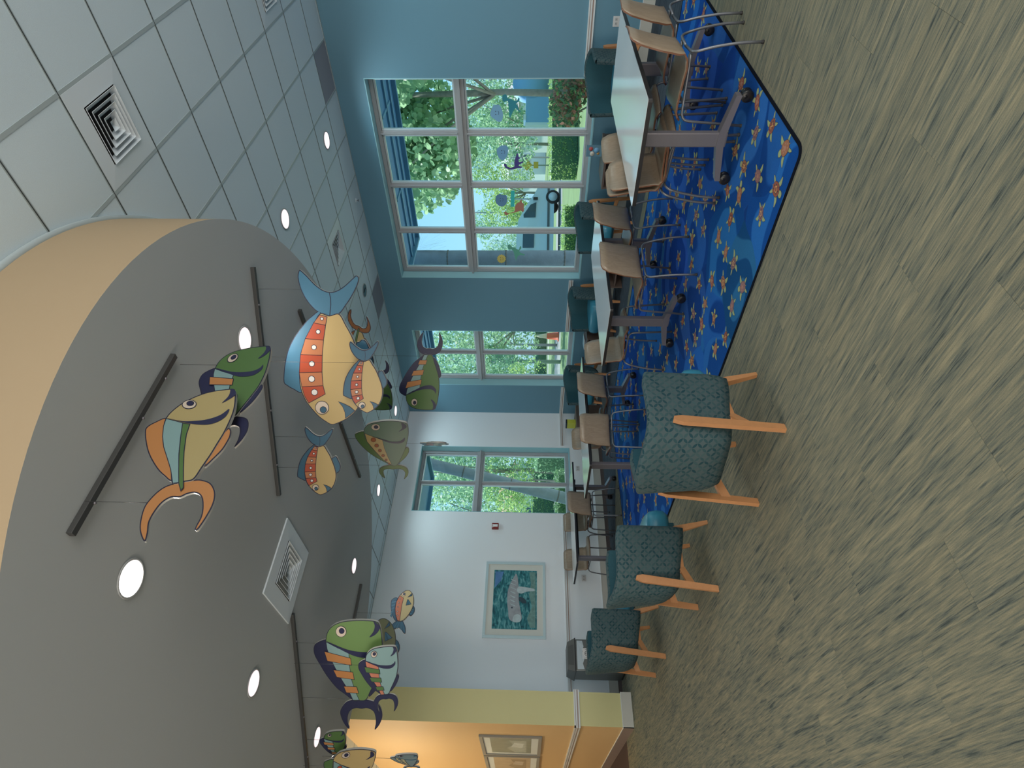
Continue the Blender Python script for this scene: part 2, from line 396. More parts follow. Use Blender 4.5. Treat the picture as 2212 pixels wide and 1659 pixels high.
for i, (d, c, w, h) in enumerate(planks):
    if i < 290 and in_view(c):
        key = (round(w, 3), round(h, 3))
        if key not in shared:
            b = MB(); b.box((0, 0, -.003), (w - .0005, h - .0005, .006), CARPET); o = b.build('carpet_plank', floor, c); shared[key] = o.data
        else:
            o = bpy.data.objects.new('carpet_plank', shared[key]); COL.objects.link(o); o.parent = floor; o.location = c
    else:
        rest.box((c.x, c.y, -.003), (w - .0012, h - .0012, .006), CARPET)
stuff(rest.build('carpet_planks_beyond', floor))

# ------------------------------------------------------------------ WALLS
def wall_x(name, x0, x1, y0, y1, openings, m, m_open):
    """a wall whose faces are at x0 and x1, with rectangular openings (y0,y1,z0,z1)"""
    b = MB(); ys = sorted({y0, y1, *[q for o in openings for q in o[:2]]})
    for a, c in zip(ys[:-1], ys[1:]):
        op = [o for o in openings if o[0] <= a + 1e-6 and c <= o[1] + 1e-6]
        if op:
            b.bx(x0, x1, a, c, 0, op[0][2], m); b.bx(x0, x1, a, c, op[0][3], ZC + .3, m)
        else: b.bx(x0, x1, a, c, 0, ZC + .3, m)
    return struct(b.build(name))
Z0W, Z1W = .60, 3.70
W1 = (3.003, 6.288, Z0W, Z1W); W2 = (7.525, 9.065, Z0W, Z1W); W3 = (5.65, 7.195, Z0W, Z1W)
wall_x('wall_right', XW, XW + .30, -5.2, YB + .3, [W1, W2], WALL_TEAL, REVEAL)
def wall_y(name, y0, y1, x0, x1, openings, m):
    b = MB(); xs = sorted({x0, x1, *[q for o in openings for q in o[:2]]})
    for a, c in zip(xs[:-1], xs[1:]):
        op = [o for o in openings if o[0] <= a + 1e-6 and c <= o[1] + 1e-6]
        if op: b.bx(a, c, y0, y1, 0, op[0][2], m); b.bx(a, c, y0, y1, op[0][3], ZC + .3, m)
        else: b.bx(a, c, y0, y1, 0, ZC + .3, m)
    return struct(b.build(name))
wall_y('wall_back', YB, YB + .30, 2.25, XW, [W3], WALL_PALE)
# the short wall that ends in an olive face towards the room and turns orange along the hallway
sx0, sx1, sy0 = 1.84, 2.256, 8.851
b = MB()
b.add([(sx0, sy0, 0), (sx1, sy0, 0), (sx1, sy0, ZC), (sx0, sy0, ZC)], [(0, 1, 2, 3)], WALL_OLIVE)
b.add([(sx1, sy0, 0), (sx1, YB + .3, 0), (sx1, YB + .3, ZC), (sx1, sy0, ZC)], [(0, 1, 2, 3)], WALL_PALE)
b.add([(sx0, 14.0, 0), (sx0, sy0, 0), (sx0, sy0, ZC), (sx0, 14.0, ZC)], [(0, 1, 2, 3)], WALL_ORANGE)
b.add([(sx1, YB + .3, 0), (sx1, 14.0, 0), (sx1, 14.0, ZC), (sx1, YB + .3, ZC)], [(0, 1, 2, 3)], WALL_ORANGE)
b.add([(sx1, 14.0, 0), (sx0, 14.0, 0), (sx0, 14.0, ZC), (sx1, 14.0, ZC)], [(0, 1, 2, 3)], WALL_ORANGE)
struct(b.build('wall_hallway', recalc=False))
b = MB(); b.bx(-5.2, sx0 + .4, 14.0, 14.2, 0, ZC + .3, WALL_ORANGE); struct(b.build('wall_hallway_end'))
b = MB(); b.bx(-5.2, -5.0, -5.2, 14.2, 0, ZC + .3, WALL_PALE); struct(b.build('wall_left'))
b = MB(); b.bx(-5.2, XW + .3, -5.2, -5.0, 0, ZC + .3, WALL_PALE); struct(b.build('wall_front'))

# chair rails, baseboards
def rail_run(name, a, b_, n, z0, z1, prof, mats, kind='rail'):
    """a, b_ plan ends on the wall face, n outward normal (2D); prof = (z, depth) steps"""
    mb = MB(); A = Vector((*a, 0)); B = Vector((*b_, 0)); N = Vector((*n, 0))
    for (za, zb, dep, m) in prof:
        vs = []
        for P in (A, B):
            for z in (za, zb):
                vs += [P + Vector((0, 0, z)), P + N * dep + Vector((0, 0, z))]
        mb.add(vs, [(0, 1, 3, 2), (4, 6, 7, 5), (1, 5, 7, 3), (2, 3, 7, 6), (0, 4, 5, 1)], m)
    return struct(mb.build(name))
RP = [(.712, .730, .022, TRIM_WHITE), (.730, .748, .016, TRIM_TAN), (.748, .766, .024, TRIM_WHITE), (.766, .774, .018, TRIM_TAN), (.774, .790, .026, TRIM_WHITE)]
BP = [(0, .14, .012, BASE_MAT), (.14, .148, .016, TRIM_WHITE)]
BPH = [(0, .14, .012, mat('base_vinyl_brown', (0.25, 0.19, 0.17), .5)), (.14, .146, .014, TRIM_WHITE)]
n = 0
for i, (a, c, nn) in enumerate([((XW, -5), (XW, W1[0] - .02), (-1, 0)), ((XW, W1[1] + .03), (XW, W2[0] - .02), (-1, 0)), ((XW, W2[1] + .03), (XW, YB), (-1, 0)),
                        ((XW, YB), (W3[1] + .05, YB), (0, -1)), ((W3[0] - .04, YB), (sx1, YB), (0, -1)), ((sx1, sy0 - .026), (sx0, sy0 - .026), (0, -1)),
                        ((sx0, sy0 - .026), (sx0, 14), (-1, 0))]):
    if i == 5: a, c = (sx1 + .026, sy0), (sx0 - .026, sy0)
    rail_run('trim_%d' % (i + 1), a, c, nn, 0, 0, RP, None)
rail_run('baseboard_right', (XW, -5), (XW, YB), (-1, 0), 0, 0, BP, None)
rail_run('baseboard_back', (XW, YB), (sx1, YB), (0, -1), 0, 0, BP, None)
rail_run('baseboard_pier', (sx1 + .012, sy0), (sx0 - .012, sy0), (0, -1), 0, 0, BP, None)
rail_run('baseboard_hallway', (sx0, sy0 - .012), (sx0, 14), (-1, 0), 0, 0, BPH, None)
rail_run('baseboard_left', (-5, -5), (-5, 14), (1, 0), 0, 0, BP, None)

# ------------------------------------------------------------------ WINDOWS
def window(name, O, ax, n_in, w, z0, z1, cols, rows, depth=.17):
    """O = plan point of the low corner on the room face of the wall, ax = unit along the wall, n_in = unit pointing outdoors"""
    root = struct(empty(name, (O[0], O[1], z0)))
    A = Vector((*ax, 0)); N = Vector((*n_in, 0)); rot = Matrix((A, N, Vector((0, 0, 1)))).transposed()
    def bar(mb, u, v, du, dz, nd, dn=.05, m=ALU):
        c = A * u + N * nd + Vector((0, 0, v)); mb.box(c, (du, dn, dz), m, rot=rot, bevel=.004)
    h = z1 - z0
    lin = MB()
    for (u, v, du, dz) in ((.006, h / 2, .012, h), (w - .006, h / 2, .012, h)):
        lin.box(A * u + N * (depth / 2 + .001) + Vector((0, 0, v)), (du, depth, dz), REVEAL, rot=rot)
    lin.box(A * (w / 2) + N * (depth / 2) + Vector((0, 0, .009)), (w - .024, depth + .012, .018), REVEAL, rot=rot)
    lin.box(A * (w / 2) + N * (depth / 2) + Vector((0, 0, h - .006)), (w - .024, depth, .012), REVEAL, rot=rot)
    struct(lin.build('window_reveal', root))
    f = MB(); fw = .055
    for u in (fw / 2 + .012, w - fw / 2 - .012): bar(f, u, h / 2, fw, h - .03, depth + .05, .09)
    for v in (fw / 2 + .018, h - fw / 2 - .012): bar(f, w / 2, v, w - .12, fw, depth + .05, .09)
    struct(f.build('window_frame', root))
    tz = 1.86
    t = MB(); bar(t, w / 2, tz, w - .02, .135, depth + .045, .10); bar(t, w / 2, tz, w - .02, .03, depth - .02, .06); struct(t.build('transom', root))
    for k in range(1, cols):
        u = w * k / cols
        for (va, vb) in ((.05, tz - .068), (tz + .068, h - .05)):
            q = MB(); bar(q, u, (va + vb) / 2, .055, vb - va, depth + .055, .07); bar(q, u, (va + vb) / 2, .022, vb - va, depth + .005, .05); struct(q.build('mullion', root))
    for k in range(cols):
        for (va, vb) in ((.075, tz - .07), (tz + .07, h - .07)):
            ua = w * k / cols + (.07 if k == 0 else .03); ub = w * (k + 1) / cols - (.07 if k == cols - 1 else .03)
            s = MB(); cu, cv = (ua + ub) / 2, (va + vb) / 2
            for u in (ua + .012, ub - .012): bar(s, u, cv, .024, vb - va, depth + .055, .045, FRAME_LT)
            for v in (va + .012, vb - .012): bar(s, cu, v, ub - ua - .05, .024, depth + .055, .045, FRAME_LT)
            so = struct(s.build('sash', root))
            g = MB(); g.box(A * cu + N * (depth + .055) + Vector((0, 0, cv)), (ub - ua - .04, .006, vb - va - .04), GLASS, rot=rot)
            struct(g.build('pane', so))
    return root
FRAME_LT = mat('window_bead', (0.62, 0.70, 0.74), .35, .3)
window('window_1', (XW, W1[0]), (0, 1), (1, 0), W1[1] - W1[0], Z0W, Z1W, 4, 2)
window('window_2', (XW, W2[0]), (0, 1), (1, 0), W2[1] - W2[0], Z0W, Z1W, 2, 2)
window('window_3', (W3[0], YB), (1, 0), (0, 1), W3[1] - W3[0], Z0W, Z1W, 2, 2)

# ------------------------------------------------------------------ CEILING
c = MB(); c.bx(-5.2, XW + .3, -5.2, YB + .3, ZC + .03, ZC + .3, TILE); c.bx(-5.2, 2.25, YB + .3, 14.2, ZC + .03, ZC + .3, TILE)
ceiling = struct(c.build('ceiling'))
SCX, SCY, SA, SB = 2.033, 4.648, 2.923, 2.463
SX, SY = Vector((.115, -.993, 0)).normalized(), Vector((.993, .115, 0)).normalized()
def in_soffit(x, y, k=1.0):
    d = Vector((x - SCX, y - SCY, 0)); return (d.dot(SX) / (SA * k)) ** 2 + (d.dot(SY) / (SB * k)) ** 2 < 1
VENT_TILES = {(0, 0), (5, 5), (5, 0)}
GREY_TILES = {(7, 2), (7, 8)}
rest = MB(); tl = {}
i0, i1, j0, j1 = -14, 8, -11, 21
cnt = 0
cand = []
for i in range(i0, i1):
    for j in range(j0, j1):
        x0, y0 = GX + i * T, GY + j * T; x1, y1 = min(x0 + T, XW), y0 + T
        if (i, j) in VENT_TILES: continue
        if x0 > 1.8 and y0 > YB: continue
        if x0 <= 1.8: y1 = min(y1, 14.0)
        else: y1 = min(y1, YB)
        x0 = max(x0, -5.0); y0 = max(y0, -5.0)
        if x1 - x0 < .03 or y1 - y0 < .03: continue
        cs = [(x, y) for x in (x0, x1) for y in (y0, y1)]
        if all(in_soffit(*q, .97) for q in cs): continue
        vis = in_view(((x0 + x1) / 2, (y0 + y1) / 2, ZC), 120)
        cand.append((i, j, x0, x1, y0, y1, vis))
for (i, j, x0, x1, y0, y1, vis) in cand:
    m = TILE_GREY if (i, j) in GREY_TILES else TILE
    w, h = x1 - x0, y1 - y0; cc = ((x0 + x1) / 2, (y0 + y1) / 2, ZC)
    if vis:
        key = (round(w, 3), round(h, 3), m.name)
        if key not in tl:
            q = MB(); q.box((0, 0, .008), (w - .016, h - .016, .016), m, bevel=.003); o = q.build('ceiling_tile', ceiling, cc); tl[key] = o.data
        else:
            o = bpy.data.objects.new('ceiling_tile', tl[key]); COL.objects.link(o); o.parent = ceiling; o.location = cc
    else: rest.box((cc[0], cc[1], ZC + .008), (w - .016, h - .016, .016), m)
stuff(rest.build('ceiling_tiles_beyond', ceiling))
g = MB(); x = GX + i0 * T
for i in range(i0, i1 + 1):
    x = GX + i * T
    if -5 < x < XW:
        ye = YB if x > 1.84 else 14.0
        g.bx(x - .011, x + .011, -5, ye, ZC - .002, ZC + .004, TBAR); g.bx(x - .0035, x + .0035, -5, ye, ZC - .0035, ZC, TGAP)
for j in range(j0, j1 + 1):
    y = GY + j * T
    if -5 < y < YB: g.bx(-5, XW, y - .012, y + .012, ZC - .003, ZC + .004, TBAR)
    elif YB < y < 14: g.bx(-5, 1.84, y - .012, y + .012, ZC - .003, ZC + .004, TBAR)
g.bx(XW - .03, XW, -5, YB, ZC - .004, ZC + .004, TBAR); g.bx(2.25, XW, YB - .03, YB, ZC - .004, ZC + .004, TBAR)
stuff(g.build('ceiling_grid', ceiling))

soffit = struct(empty('ceiling_soffit', (0, 0, 0)))
NE = 160
ell = [Vector((SCX, SCY, 0)) + SX * (SA * math.cos(2 * PI * k / NE)) + SY * (SB * math.sin(2 * PI * k / NE)) for k in range(NE)]
u = MB(); u.add([(p.x, p.y, ZS) for p in ell], [tuple(range(NE))], SOFFIT_GREY)
struct(u.build('soffit_underside', soffit, recalc=False))
f = MB(); f.add([(p.x, p.y, z) for z in (ZS, ZC - .02) for p in ell], [(k, (k + 1) % NE, NE + (k + 1) % NE, NE + k) for k in range(NE)], FASCIA, True); struct(f.build('soffit_fascia', soffit))
def ell_s(k_): return [Vector((SCX, SCY, 0)) + SX * ((SA + k_) * math.cos(2 * PI * k / NE)) + SY * ((SB + k_) * math.sin(2 * PI * k / NE)) for k in range(NE)]
f = MB(); e1 = ell_s(.022); f.add([(p.x, p.y, z) for z in (ZC - .03, ZC - .001) for p in e1] + [(p.x, p.y, ZC - .03) for p in ell],
      [(k, (k + 1) % NE, NE + (k + 1) % NE, NE + k) for k in range(NE)] + [(k, (k + 1) % NE, 2 * NE + (k + 1) % NE, 2 * NE + k) for k in range(NE)], TBAR, True)
struct(f.build('soffit_edge_trim', soffit))

def diffuser(x, y, z, s, label, inner=.60):
    root = empty('air_diffuser', (x, y, z)); tag(root, label, 'air vent', 'square ceiling air vents')
    p = MB(); a, o = s / 2, s * inner / 2
    vs = [(-a, -a, 0), (a, -a, 0), (a, a, 0), (-a, a, 0), (-o, -o, -.004), (o, -o, -.004), (o, o, -.004), (-o, o, -.004)]
    fs = [(k, (k + 1) % 4, 4 + (k + 1) % 4, 4 + k) for k in range(4)]
    p.add(vs, fs, VENT); p.add([(-a, -a, 0), (a, -a, 0), (a, a, 0), (-a, a, 0), (-a, -a, .012), (a, -a, .012), (a, a, .012), (-a, a, .012)], fs, VENT)
    p.build('face_panel', root)
    t = MB(); t.add([(-o, -o, -.004), (o, -o, -.004), (o, o, -.004), (-o, o, -.004), (-o, -o, .024), (o, -o, .024), (o, o, .024), (-o, o, .024)], fs + [(4, 5, 6, 7)], VENT_DK); t.build('throat', root)
    for k in range(5):
        a1 = o * (1 - .20 * k) - .004; a0 = a1 - o * .17
        r = MB()
        if k == 4:
            a0 = 0.0
            r.add([(-a1, -a1, -.012), (a1, -a1, -.012), (a1, a1, -.012), (-a1, a1, -.012), (0, 0, .012)], [(0, 1, 4), (1, 2, 4), (2, 3, 4), (3, 0, 4)], VENT)
        else:
            w = .006
            V = []
            for (aa, zz) in ((a1, -.014), (a1 + w * .0, -.010), (a0, .018), (a0, .014)):
                V += [(-aa, -aa, zz), (aa, -aa, zz), (aa, aa, zz), (-aa, aa, zz)]
            F = []
            for q in range(3): F += [(q * 4 + k2, q * 4 + (k2 + 1) % 4, q * 4 + 4 + (k2 + 1) % 4, q * 4 + 4 + k2) for k2 in range(4)]
            r.add(V, F, VENT)
        r.build('louver', root)
    return root
diffuser(GX + .5 * T, GY + .5 * T, ZC - .004, T - .02, 'square white air vent in the tiled ceiling nearest the camera')
diffuser(GX + 5.5 * T, GY + 5.5 * T, ZC - .004, T - .02, 'square white air vent in the tiled ceiling near the far end of the big window')
diffuser(GX + 5.5 * T, GY + .5 * T, ZC - .004, T - .02, 'square white air vent cut off at the corner of the tiled ceiling')
diffuser(2.05, 4.66, ZS - .012, .64, 'square white air vent in the grey oval soffit', .58)

def downlight(x, y, z, mode, label, r=.085, power=0.0):
    root = empty('recessed_downlight', (x, y, z)); tag(root, label, 'ceiling light', 'recessed round ceiling lights')
    t = MB(); t.lathe([(r + .002, .0), (r + .014, .0), (r + .014, -.006), (r + .002, -.004)], TBAR if z > 3.9 else SOFFIT_GREY, 28)
    if False: pass
    ring = MB(); N = 32
    V = []; 
    for rr, zz in ((r + .012, -.001), (r + .010, -.006), (r, -.004), (r - .002, .006)):
        V += [(rr * math.cos(2 * PI * k / N), rr * math.sin(2 * PI * k / N), zz) for k in range(N)]
    F = [(q * N + k, q * N + (k + 1) % N, (q + 1) * N + (k + 1) % N, (q + 1) * N + k) for q in range(3) for k in range(N)]
    ring.add(V, F, mat('lamp_ring', (.35, .36, .36), .4), True); ring.build('trim_ring', root)
    l = MB(); m = {'on': LAMP_E, 'hot': LAMP_HOT, 'off': LAMP_OFF}[mode]
    V = [(0, 0, -.001)] + [(r * q * math.cos(2 * PI * k / N), r * q * math.sin(2 * PI * k / N), zz) for q, zz in ((.5, -.0015), (1, -.003)) for k in range(N)]
    F = [(0, 1 + k, 1 + (k + 1) % N) for k in range(N)] + [(1 + k, 1 + (k + 1) % N, 1 + N + (k + 1) % N, 1 + N + k) for k in range(N)]
    l.add(V, F, m, True)
    if mode == 'off': l.box((0, 0, -.004), (r * 1.2, .012, .004), BLACK)
    l.build('lamp_lens', root)
    if power:
        d = bpy.data.lights.new('lamp', 'SPOT'); d.energy = power; d.spot_size = R_(165); d.spot_blend = .6; d.shadow_soft_size = .035
        d.color = (1.0, .93, .88) if x < 5 else (.72, .95, 1.0); d.energy *= 1 if x < 5 else 2.4
        o = bpy.data.objects.new('lamp', d); COL.objects.link(o); o.parent = root; o.location = (0, 0, -.045)
    return root
PW = 15
downlight(1.19, 2.835, ZS - .003, 'hot', 'brightly glaring round ceiling light in the grey soffit nearest the camera', .09, PW * 1.3)
downlight(2.925, 2.82, ZS - .003, 'on', 'round ceiling light in the soffit, just above the green fish behind the yellow one', .088, PW)
downlight(1.183, 4.655, ZS - .003, 'on', 'round ceiling light in the soffit, left of the long bar above the big green fish', .088, PW)
downlight(2.905, 6.415, ZS - .003, 'on', 'round ceiling light between the soffit vent and the short bar', .085, PW)
downlight(1.179, 6.446, ZS - .003, 'on', 'round ceiling light in the soffit beside the small green fish at the frame edge', .085, PW)
downlight(5.431, 3.432, ZC - .004, 'on', 'round ceiling light in a tile close beside the curved edge of the soffit', .10, PW)
downlight(7.268, 3.439, ZC - .004, 'on', 'round ceiling light in a tile above the big window', .10, PW)
downlight(7.255, 8.896, ZC - .004, 'on', 'round ceiling light in a tile near the corner of the teal and pale walls', .10, PW)
downlight(5.426, 8.878, ZC - .004, 'on', 'round ceiling light in a tile beyond the teal and yellow fish', .10, PW)
downlight(7.250, 5.869, ZC - .004, 'off', 'unlit round ceiling light with a mirror-like reflector', .10, 0)
for (x, y, z) in ((1.2, -1.6, ZC), (4.2, -1.6, ZC), (7.2, -1.2, ZC), (5.43, .4, ZC), (7.27, .9, ZC), (-1.8, 1.2, ZC), (-2.2, 4.8, ZC), (-1.8, 8.0, ZC)):
    d = bpy.data.lights.new('room_downlight', 'SPOT'); d.energy = PW * 1.3; d.spot_size = R_(165); d.spot_blend = .6; d.shadow_soft_size = .08; d.color = (1, .93, .88) if x < 5 else (.72, .95, 1.0); d.energy *= 1 if x < 5 else 2.2
    o = bpy.data.objects.new('room_downlight', d); COL.objects.link(o); o.location = (x, y, z - .05)
for (x, y) in ((.2, 10.4), (.2, 12.6)):
    d = bpy.data.lights.new('hallway_lamp', 'POINT'); d.energy = 75; d.shadow_soft_size = .12; d.color = (1, .80, .52)
    o = bpy.data.objects.new('hallway_lamp', d); COL.objects.link(o); o.location = (x, y, 3.7)

# sprinkler head
s = MB(); s.lathe([(.035, 0), (.036, -.004), (.02, -.008), (.012, -.012)], VENT, 20); s.lathe([(.006, -.012), (.006, -.03), (.018, -.032), (.018, -.035)], GREY_METAL, 12)
tag(s.build('sprinkler_head', None, (7.862, 4.646, ZC - .002)), 'tiny round sprinkler head in the ceiling tile beside the teal wall', 'sprinkler')

# ------------------------------------------------------------------ RUG
RUGM = rug_material()
rx0, rx1, ry0, ry1 = 3.05, 6.62, 1.485, 8.0
def rrect(x0, x1, y0, y1, r, n=6):
    P = []
    for cx, cy, a0 in ((x1 - r, y1 - r, 0), (x0 + r, y1 - r, 90), (x0 + r, y0 + r, 180), (x1 - r, y0 + r, 270)):
        for k in range(n + 1): a = R_(a0 + 90 * k / n); P.append((cx + r * math.cos(a), cy + r * math.sin(a)))
    return P
rug = MB(); P = rrect(rx0 + .02, rx1 - .02, ry0 + .02, ry1 - .02, .06)
rug.prism(P, lambda a, b: (a, b, .0005), lambda a, b: (a, b, .005), RUGM)
rug = rug.build('area_rug'); tag(rug, 'large blue area rug printed with sea turtles that carry letters', 'rug')
bd = MB(); a = rrect(rx0, rx1, ry0, ry1, .07); c = rrect(rx0 + .022, rx1 - .022, ry0 + .022, ry1 - .022, .055); n = len(a)
V = [(x, y, z) for (x, y) in a for z in (.001,)] + [(x, y, .0055) for (x, y) in a] + [(x, y, .007) for (x, y) in c] + [(x, y, .0045) for (x, y) in c]
bd.add(V, [(k, (k + 1) % n, n + (k + 1) % n, n + k) for k in range(n)] + [(n + k, n + (k + 1) % n, 2 * n + (k + 1) % n, 2 * n + k) for k in range(n)] + [(2 * n + k, 2 * n + (k + 1) % n, 3 * n + (k + 1) % n, 3 * n + k) for k in range(n)], mat('rug_binding', (.006, .008, .014), .95, spec=.05))
bd.build('rug_binding', rug)
TS = [(3.55,1.59),(3.27,1.57),(3.77,1.74),(4.29,1.63),(3.8,1.98),(3.52,1.9),(3.2,1.81),(3.08,1.66),(3.73,2.15),(3.29,2.03),(3.98,2.26),(4.05,1.99),(4.39,2.01),(3.76,2.36),(3.89,2.6),(4.28,2.79),(3.9,1.52),(4.71,2.1),(4.4,2.27),(4.97,2.55),(4.67,2.59),(5.08,2.74),(5.38,2.78),(5.58,2.94),(4.42,2.6),(4.82,2.81),(5.0,2.99),(4.56,2.83),(5.11,3.21),(5.33,3.09),(5.61,3.2),(5.53,3.35),(6.25,3.8),(6.4,4.04),(4.75,3.1),(4.51,3.04),(4.2,2.48),(4.35,3.2),(3.66,2.58),(3.46,2.53),(3.76,2.92),(3.53,2.76),(3.19,2.53),(4.02,3.16),(3.76,3.16),(3.96,3.44),(3.7,3.33),(3.49,3.08),(3.25,2.75),(3.18,2.99),(3.1,2.82),(3.28,3.21),(3.75,3.54),(3.89,3.78),(3.67,3.74),(4.37,3.43),(4.66,3.75),(4.99,3.73),(5.33,3.97),(4.29,3.98),(4.35,4.39),(4.97,4.9),(5.53,4.53),(5.34,4.29),(4.95,4.14),(4.83,4.01),(4.66,4.93),(4.38,4.6)]
rr = random.Random(5)
tries = 0
while len(TS) < 190 and tries < 20000:
    tries += 1
    x, y = rr.uniform(rx0 + .15, rx1 - .12), rr.uniform(ry0 + .12, ry1 - .12)
    if 3.0 < x < 5.2 and y < 3.3: continue
    if all((x - a) ** 2 + (y - b) ** 2 > .27 ** 2 for a, b in TS): TS.append((x, y))
_t = []
for x, y in TS:
    x = min(max(x, rx0 + .11), rx1 - .11); y = min(max(y, ry0 + .11), ry1 - .11)
    if all((x - a) ** 2 + (y - b) ** 2 > .13 ** 2 for a, b in _t): _t.append((x, y))
TS = _t
FLIP = mat('print_flipper', (0.30, 0.36, 0.17), .95); SH = [mat('print_shell_red', (0.26, 0.075, 0.045), .95), mat('print_shell_brown', (0.30, 0.125, 0.065), .95), mat('print_shell_mauve', (0.22, 0.115, 0.125), .95)]
SH2 = mat('print_shell_light', (0.36, 0.18, 0.13), .95); OUTL = mat('print_outline', (0.030, 0.035, 0.055), .95); LETT = mat('print_letter', (0.62, 0.36, 0.13), .95)
glyphs = {ch: text_mesh(ch) for ch in 'ZIBODNSAXCLEMRTU'}
pr = MB()
def stamp(poly, x, y, a, z, m, s=1.0):
    ca, sa = math.cos(a), math.sin(a)
    pr.add([(x + (p * ca - q * sa) * s, y + (p * sa + q * ca) * s, z) for p, q in poly], [tuple(range(len(poly)))], m)
shell = spline([(.055, 0), (.035, .036), (0, .045), (-.045, .034), (-.062, 0), (-.045, -.034), (0, -.045), (.035, -.036)], 3)
def grow(poly, d):
    cx = sum(p[0] for p in poly) / len(poly); cy = sum(p[1] for p in poly) / len(poly)
    return [(p + (p - cx) / max(1e-6, math.hypot(p - cx, q - cy)) * d, q + (q - cy) / max(1e-6, math.hypot(p - cx, q - cy)) * d) for p, q in poly]
ff = spline([(.03, .03), (.055, .055), (.050, .095), (.040, .100), (.022, .065), (.008, .042)], 3); ffm = [(p, -q) for p, q in ff][::-1]
bf = spline([(-.040, .028), (-.058, .050), (-.088, .060), (-.086, .048), (-.066, .028), (-.055, .018)], 3); bfm = [(p, -q) for p, q in bf][::-1]
hd = spline([(.05, .014), (.075, .022), (.098, .012), (.098, -.012), (.075, -.022), (.05, -.014)], 3); tlp = [(-.058, .007), (-.078, 0), (-.058, -.007)]
for i, (x, y) in enumerate(TS):
    x = min(max(x, rx0 + .11), rx1 - .11); y = min(max(y, ry0 + .11), ry1 - .11)
    a = rr.uniform(0, 2 * PI); s = rr.uniform(.76, .94)
    ztop = .0056
    for q in (ff, ffm, bf, bfm, hd, tlp):
        stamp(grow(q, .0035), x, y, a, ztop, OUTL, s)
    for q in (ff, ffm, bf, bfm, hd, tlp): stamp(q, x, y, a, ztop + .0005, FLIP, s)
    stamp(grow(shell, .003), x, y, a, ztop + .0008, OUTL, s)
    stamp(shell, x, y, a, ztop + .0012, SH[i % 3], s)
    for k in range(7):
        b_ = 2 * PI * k / 7
        stamp([(-.004 + .040 * math.cos(b_ + t) * e, .029 * math.sin(b_ + t) * e) for t, e in ((-.2, 1.1), (.2, 1.1), (.16, .72), (-.16, .72))], x, y, a, ztop + .0015, SH2 if i % 2 else OUTL, s)
    if i % 2 == 0:
        vs, fs = glyphs[list(glyphs)[(i // 2) % len(glyphs)] if i else 'Z']
        k = .062 * s; al = a + PI / 2
        pr.add([(x + (v.x * math.cos(al) - v.y * math.sin(al)) * k, y + (v.x * math.sin(al) + v.y * math.cos(al)) * k, ztop + .0018) for v in vs], fs, LETT)
    else:
        stamp([(.020 * math.cos(t), .016 * math.sin(t)) for t in [k * PI / 5 for k in range(10)]], x, y, a, ztop + .0018, SH2, s)
prt = pr.build('turtle_print', rug, recalc=False); prt['kind'] = 'stuff'

# ------------------------------------------------------------------ FLIP-TOP TABLES
def make_table():
    root = empty('training_table')
    tp = MB(); L, W = 1.80, .75
    P = rrect(-L / 2, L / 2, -W / 2, W / 2, .02, 4)
    tp.prism(P, lambda a, b: (a, b, .698), lambda a, b: (a, b, .7245), EDGE_BLK)
    top = tp.build('table_edge', root)
    s = MB(); P2 = rrect(-L / 2 + .004, L / 2 - .004, -W / 2 + .004, W / 2 - .004, .018, 4)
    s.prism(P2, lambda a, b: (a, b, .7245), lambda a, b: (a, b, .7262), LAMINATE); s.build('tabletop', root)
    for sx in (-1, 1):
        x = sx * .635
        k = MB(); k.box((x, 0, .40), (.045, .10, .60), GREY_METAL, bevel=.008); lg = k.build('leg', root)
        k = MB(); pts = [(-.30, .092), (-.06, .125), (.06, .125), (.30, .092), (.30, .068), (0, .068), (-.30, .068)]
        pts = [(-.30, .112), (-.05, .165), (.05, .165), (.30, .112), (.30, .076), (.05, .112), (-.05, .112), (-.30, .076)]
        V = [(x - .030, a, z) for a, z in pts] + [(x + .030, a, z) for a, z in pts]; n = len(pts)
        F = [(0, 1, 6, 7), (1, 2, 5, 6), (2, 3, 4, 5)]; F += [tuple(q + n for q in f[::-1]) for f in F] + [(q, (q + 1) % n, n + (q + 1) % n, n + q) for q in range(n)]
        k.add(V, F, GREY_METAL); k.build('foot', root)
        for sy in (-1, 1):
            c = MB(); rot = Matrix.Rotation(PI / 2, 3, 'Y')
            y = sy * .292
            for dx in (-.018, .018):
                c.lathe([(.010, -.012), (.036, -.012), (.040, -.007), (.040, .007), (.036, .012), (.010, .012)], BLACK, 18, (x + dx, y, .041), rot)
            c.lathe([(.030, 0), (.034, .02), (.028, .034), (.010, .040)], BLACK, 14, (x, y, .038))
            c.box((x, y + sy * .02, .05), (.018, .045, .016), BLACK, bevel=.003)
            c.build('caster', root)
        m = MB(); m.box((x, 0, .680), (.05, .40, .030), BLACK, bevel=.004); m.build('flip_bracket', root)
    m = MB(); m.box((0, -.02, .66), (1.2, .05, .03), BLACK, bevel=.004); m.build('crossbar', root)
    return root
table = make_table()
TG = 'grey flip-top tables on casters'
def place(o, x, y, rz, label, cat, group=None):
    o.location = (x, y, .0075 if (rx0 + .2 < x < rx1 - .2 and ry0 + .3 < y < ry1 - .2) else 0); o.rotation_euler = (0, 0, rz); return tag(o, label, cat, group)
place(table, 4.64, 1.885, 0, 'pale grey table with a black edge, nearest the camera, standing on the rug', 'table', TG)
place(copy_tree(table), 4.905, 3.80, R_(-1), 'pale grey table with a black edge, second from the camera along the big window', 'table', TG)
place(copy_tree(table), 4.78, 6.10, 0, 'pale grey table with a black edge behind the largest patterned armchair', 'table', TG)
place(copy_tree(table), 4.69, 8.50, 0, 'pale grey table with a black edge farthest away, in front of the pale back wall', 'table', TG)

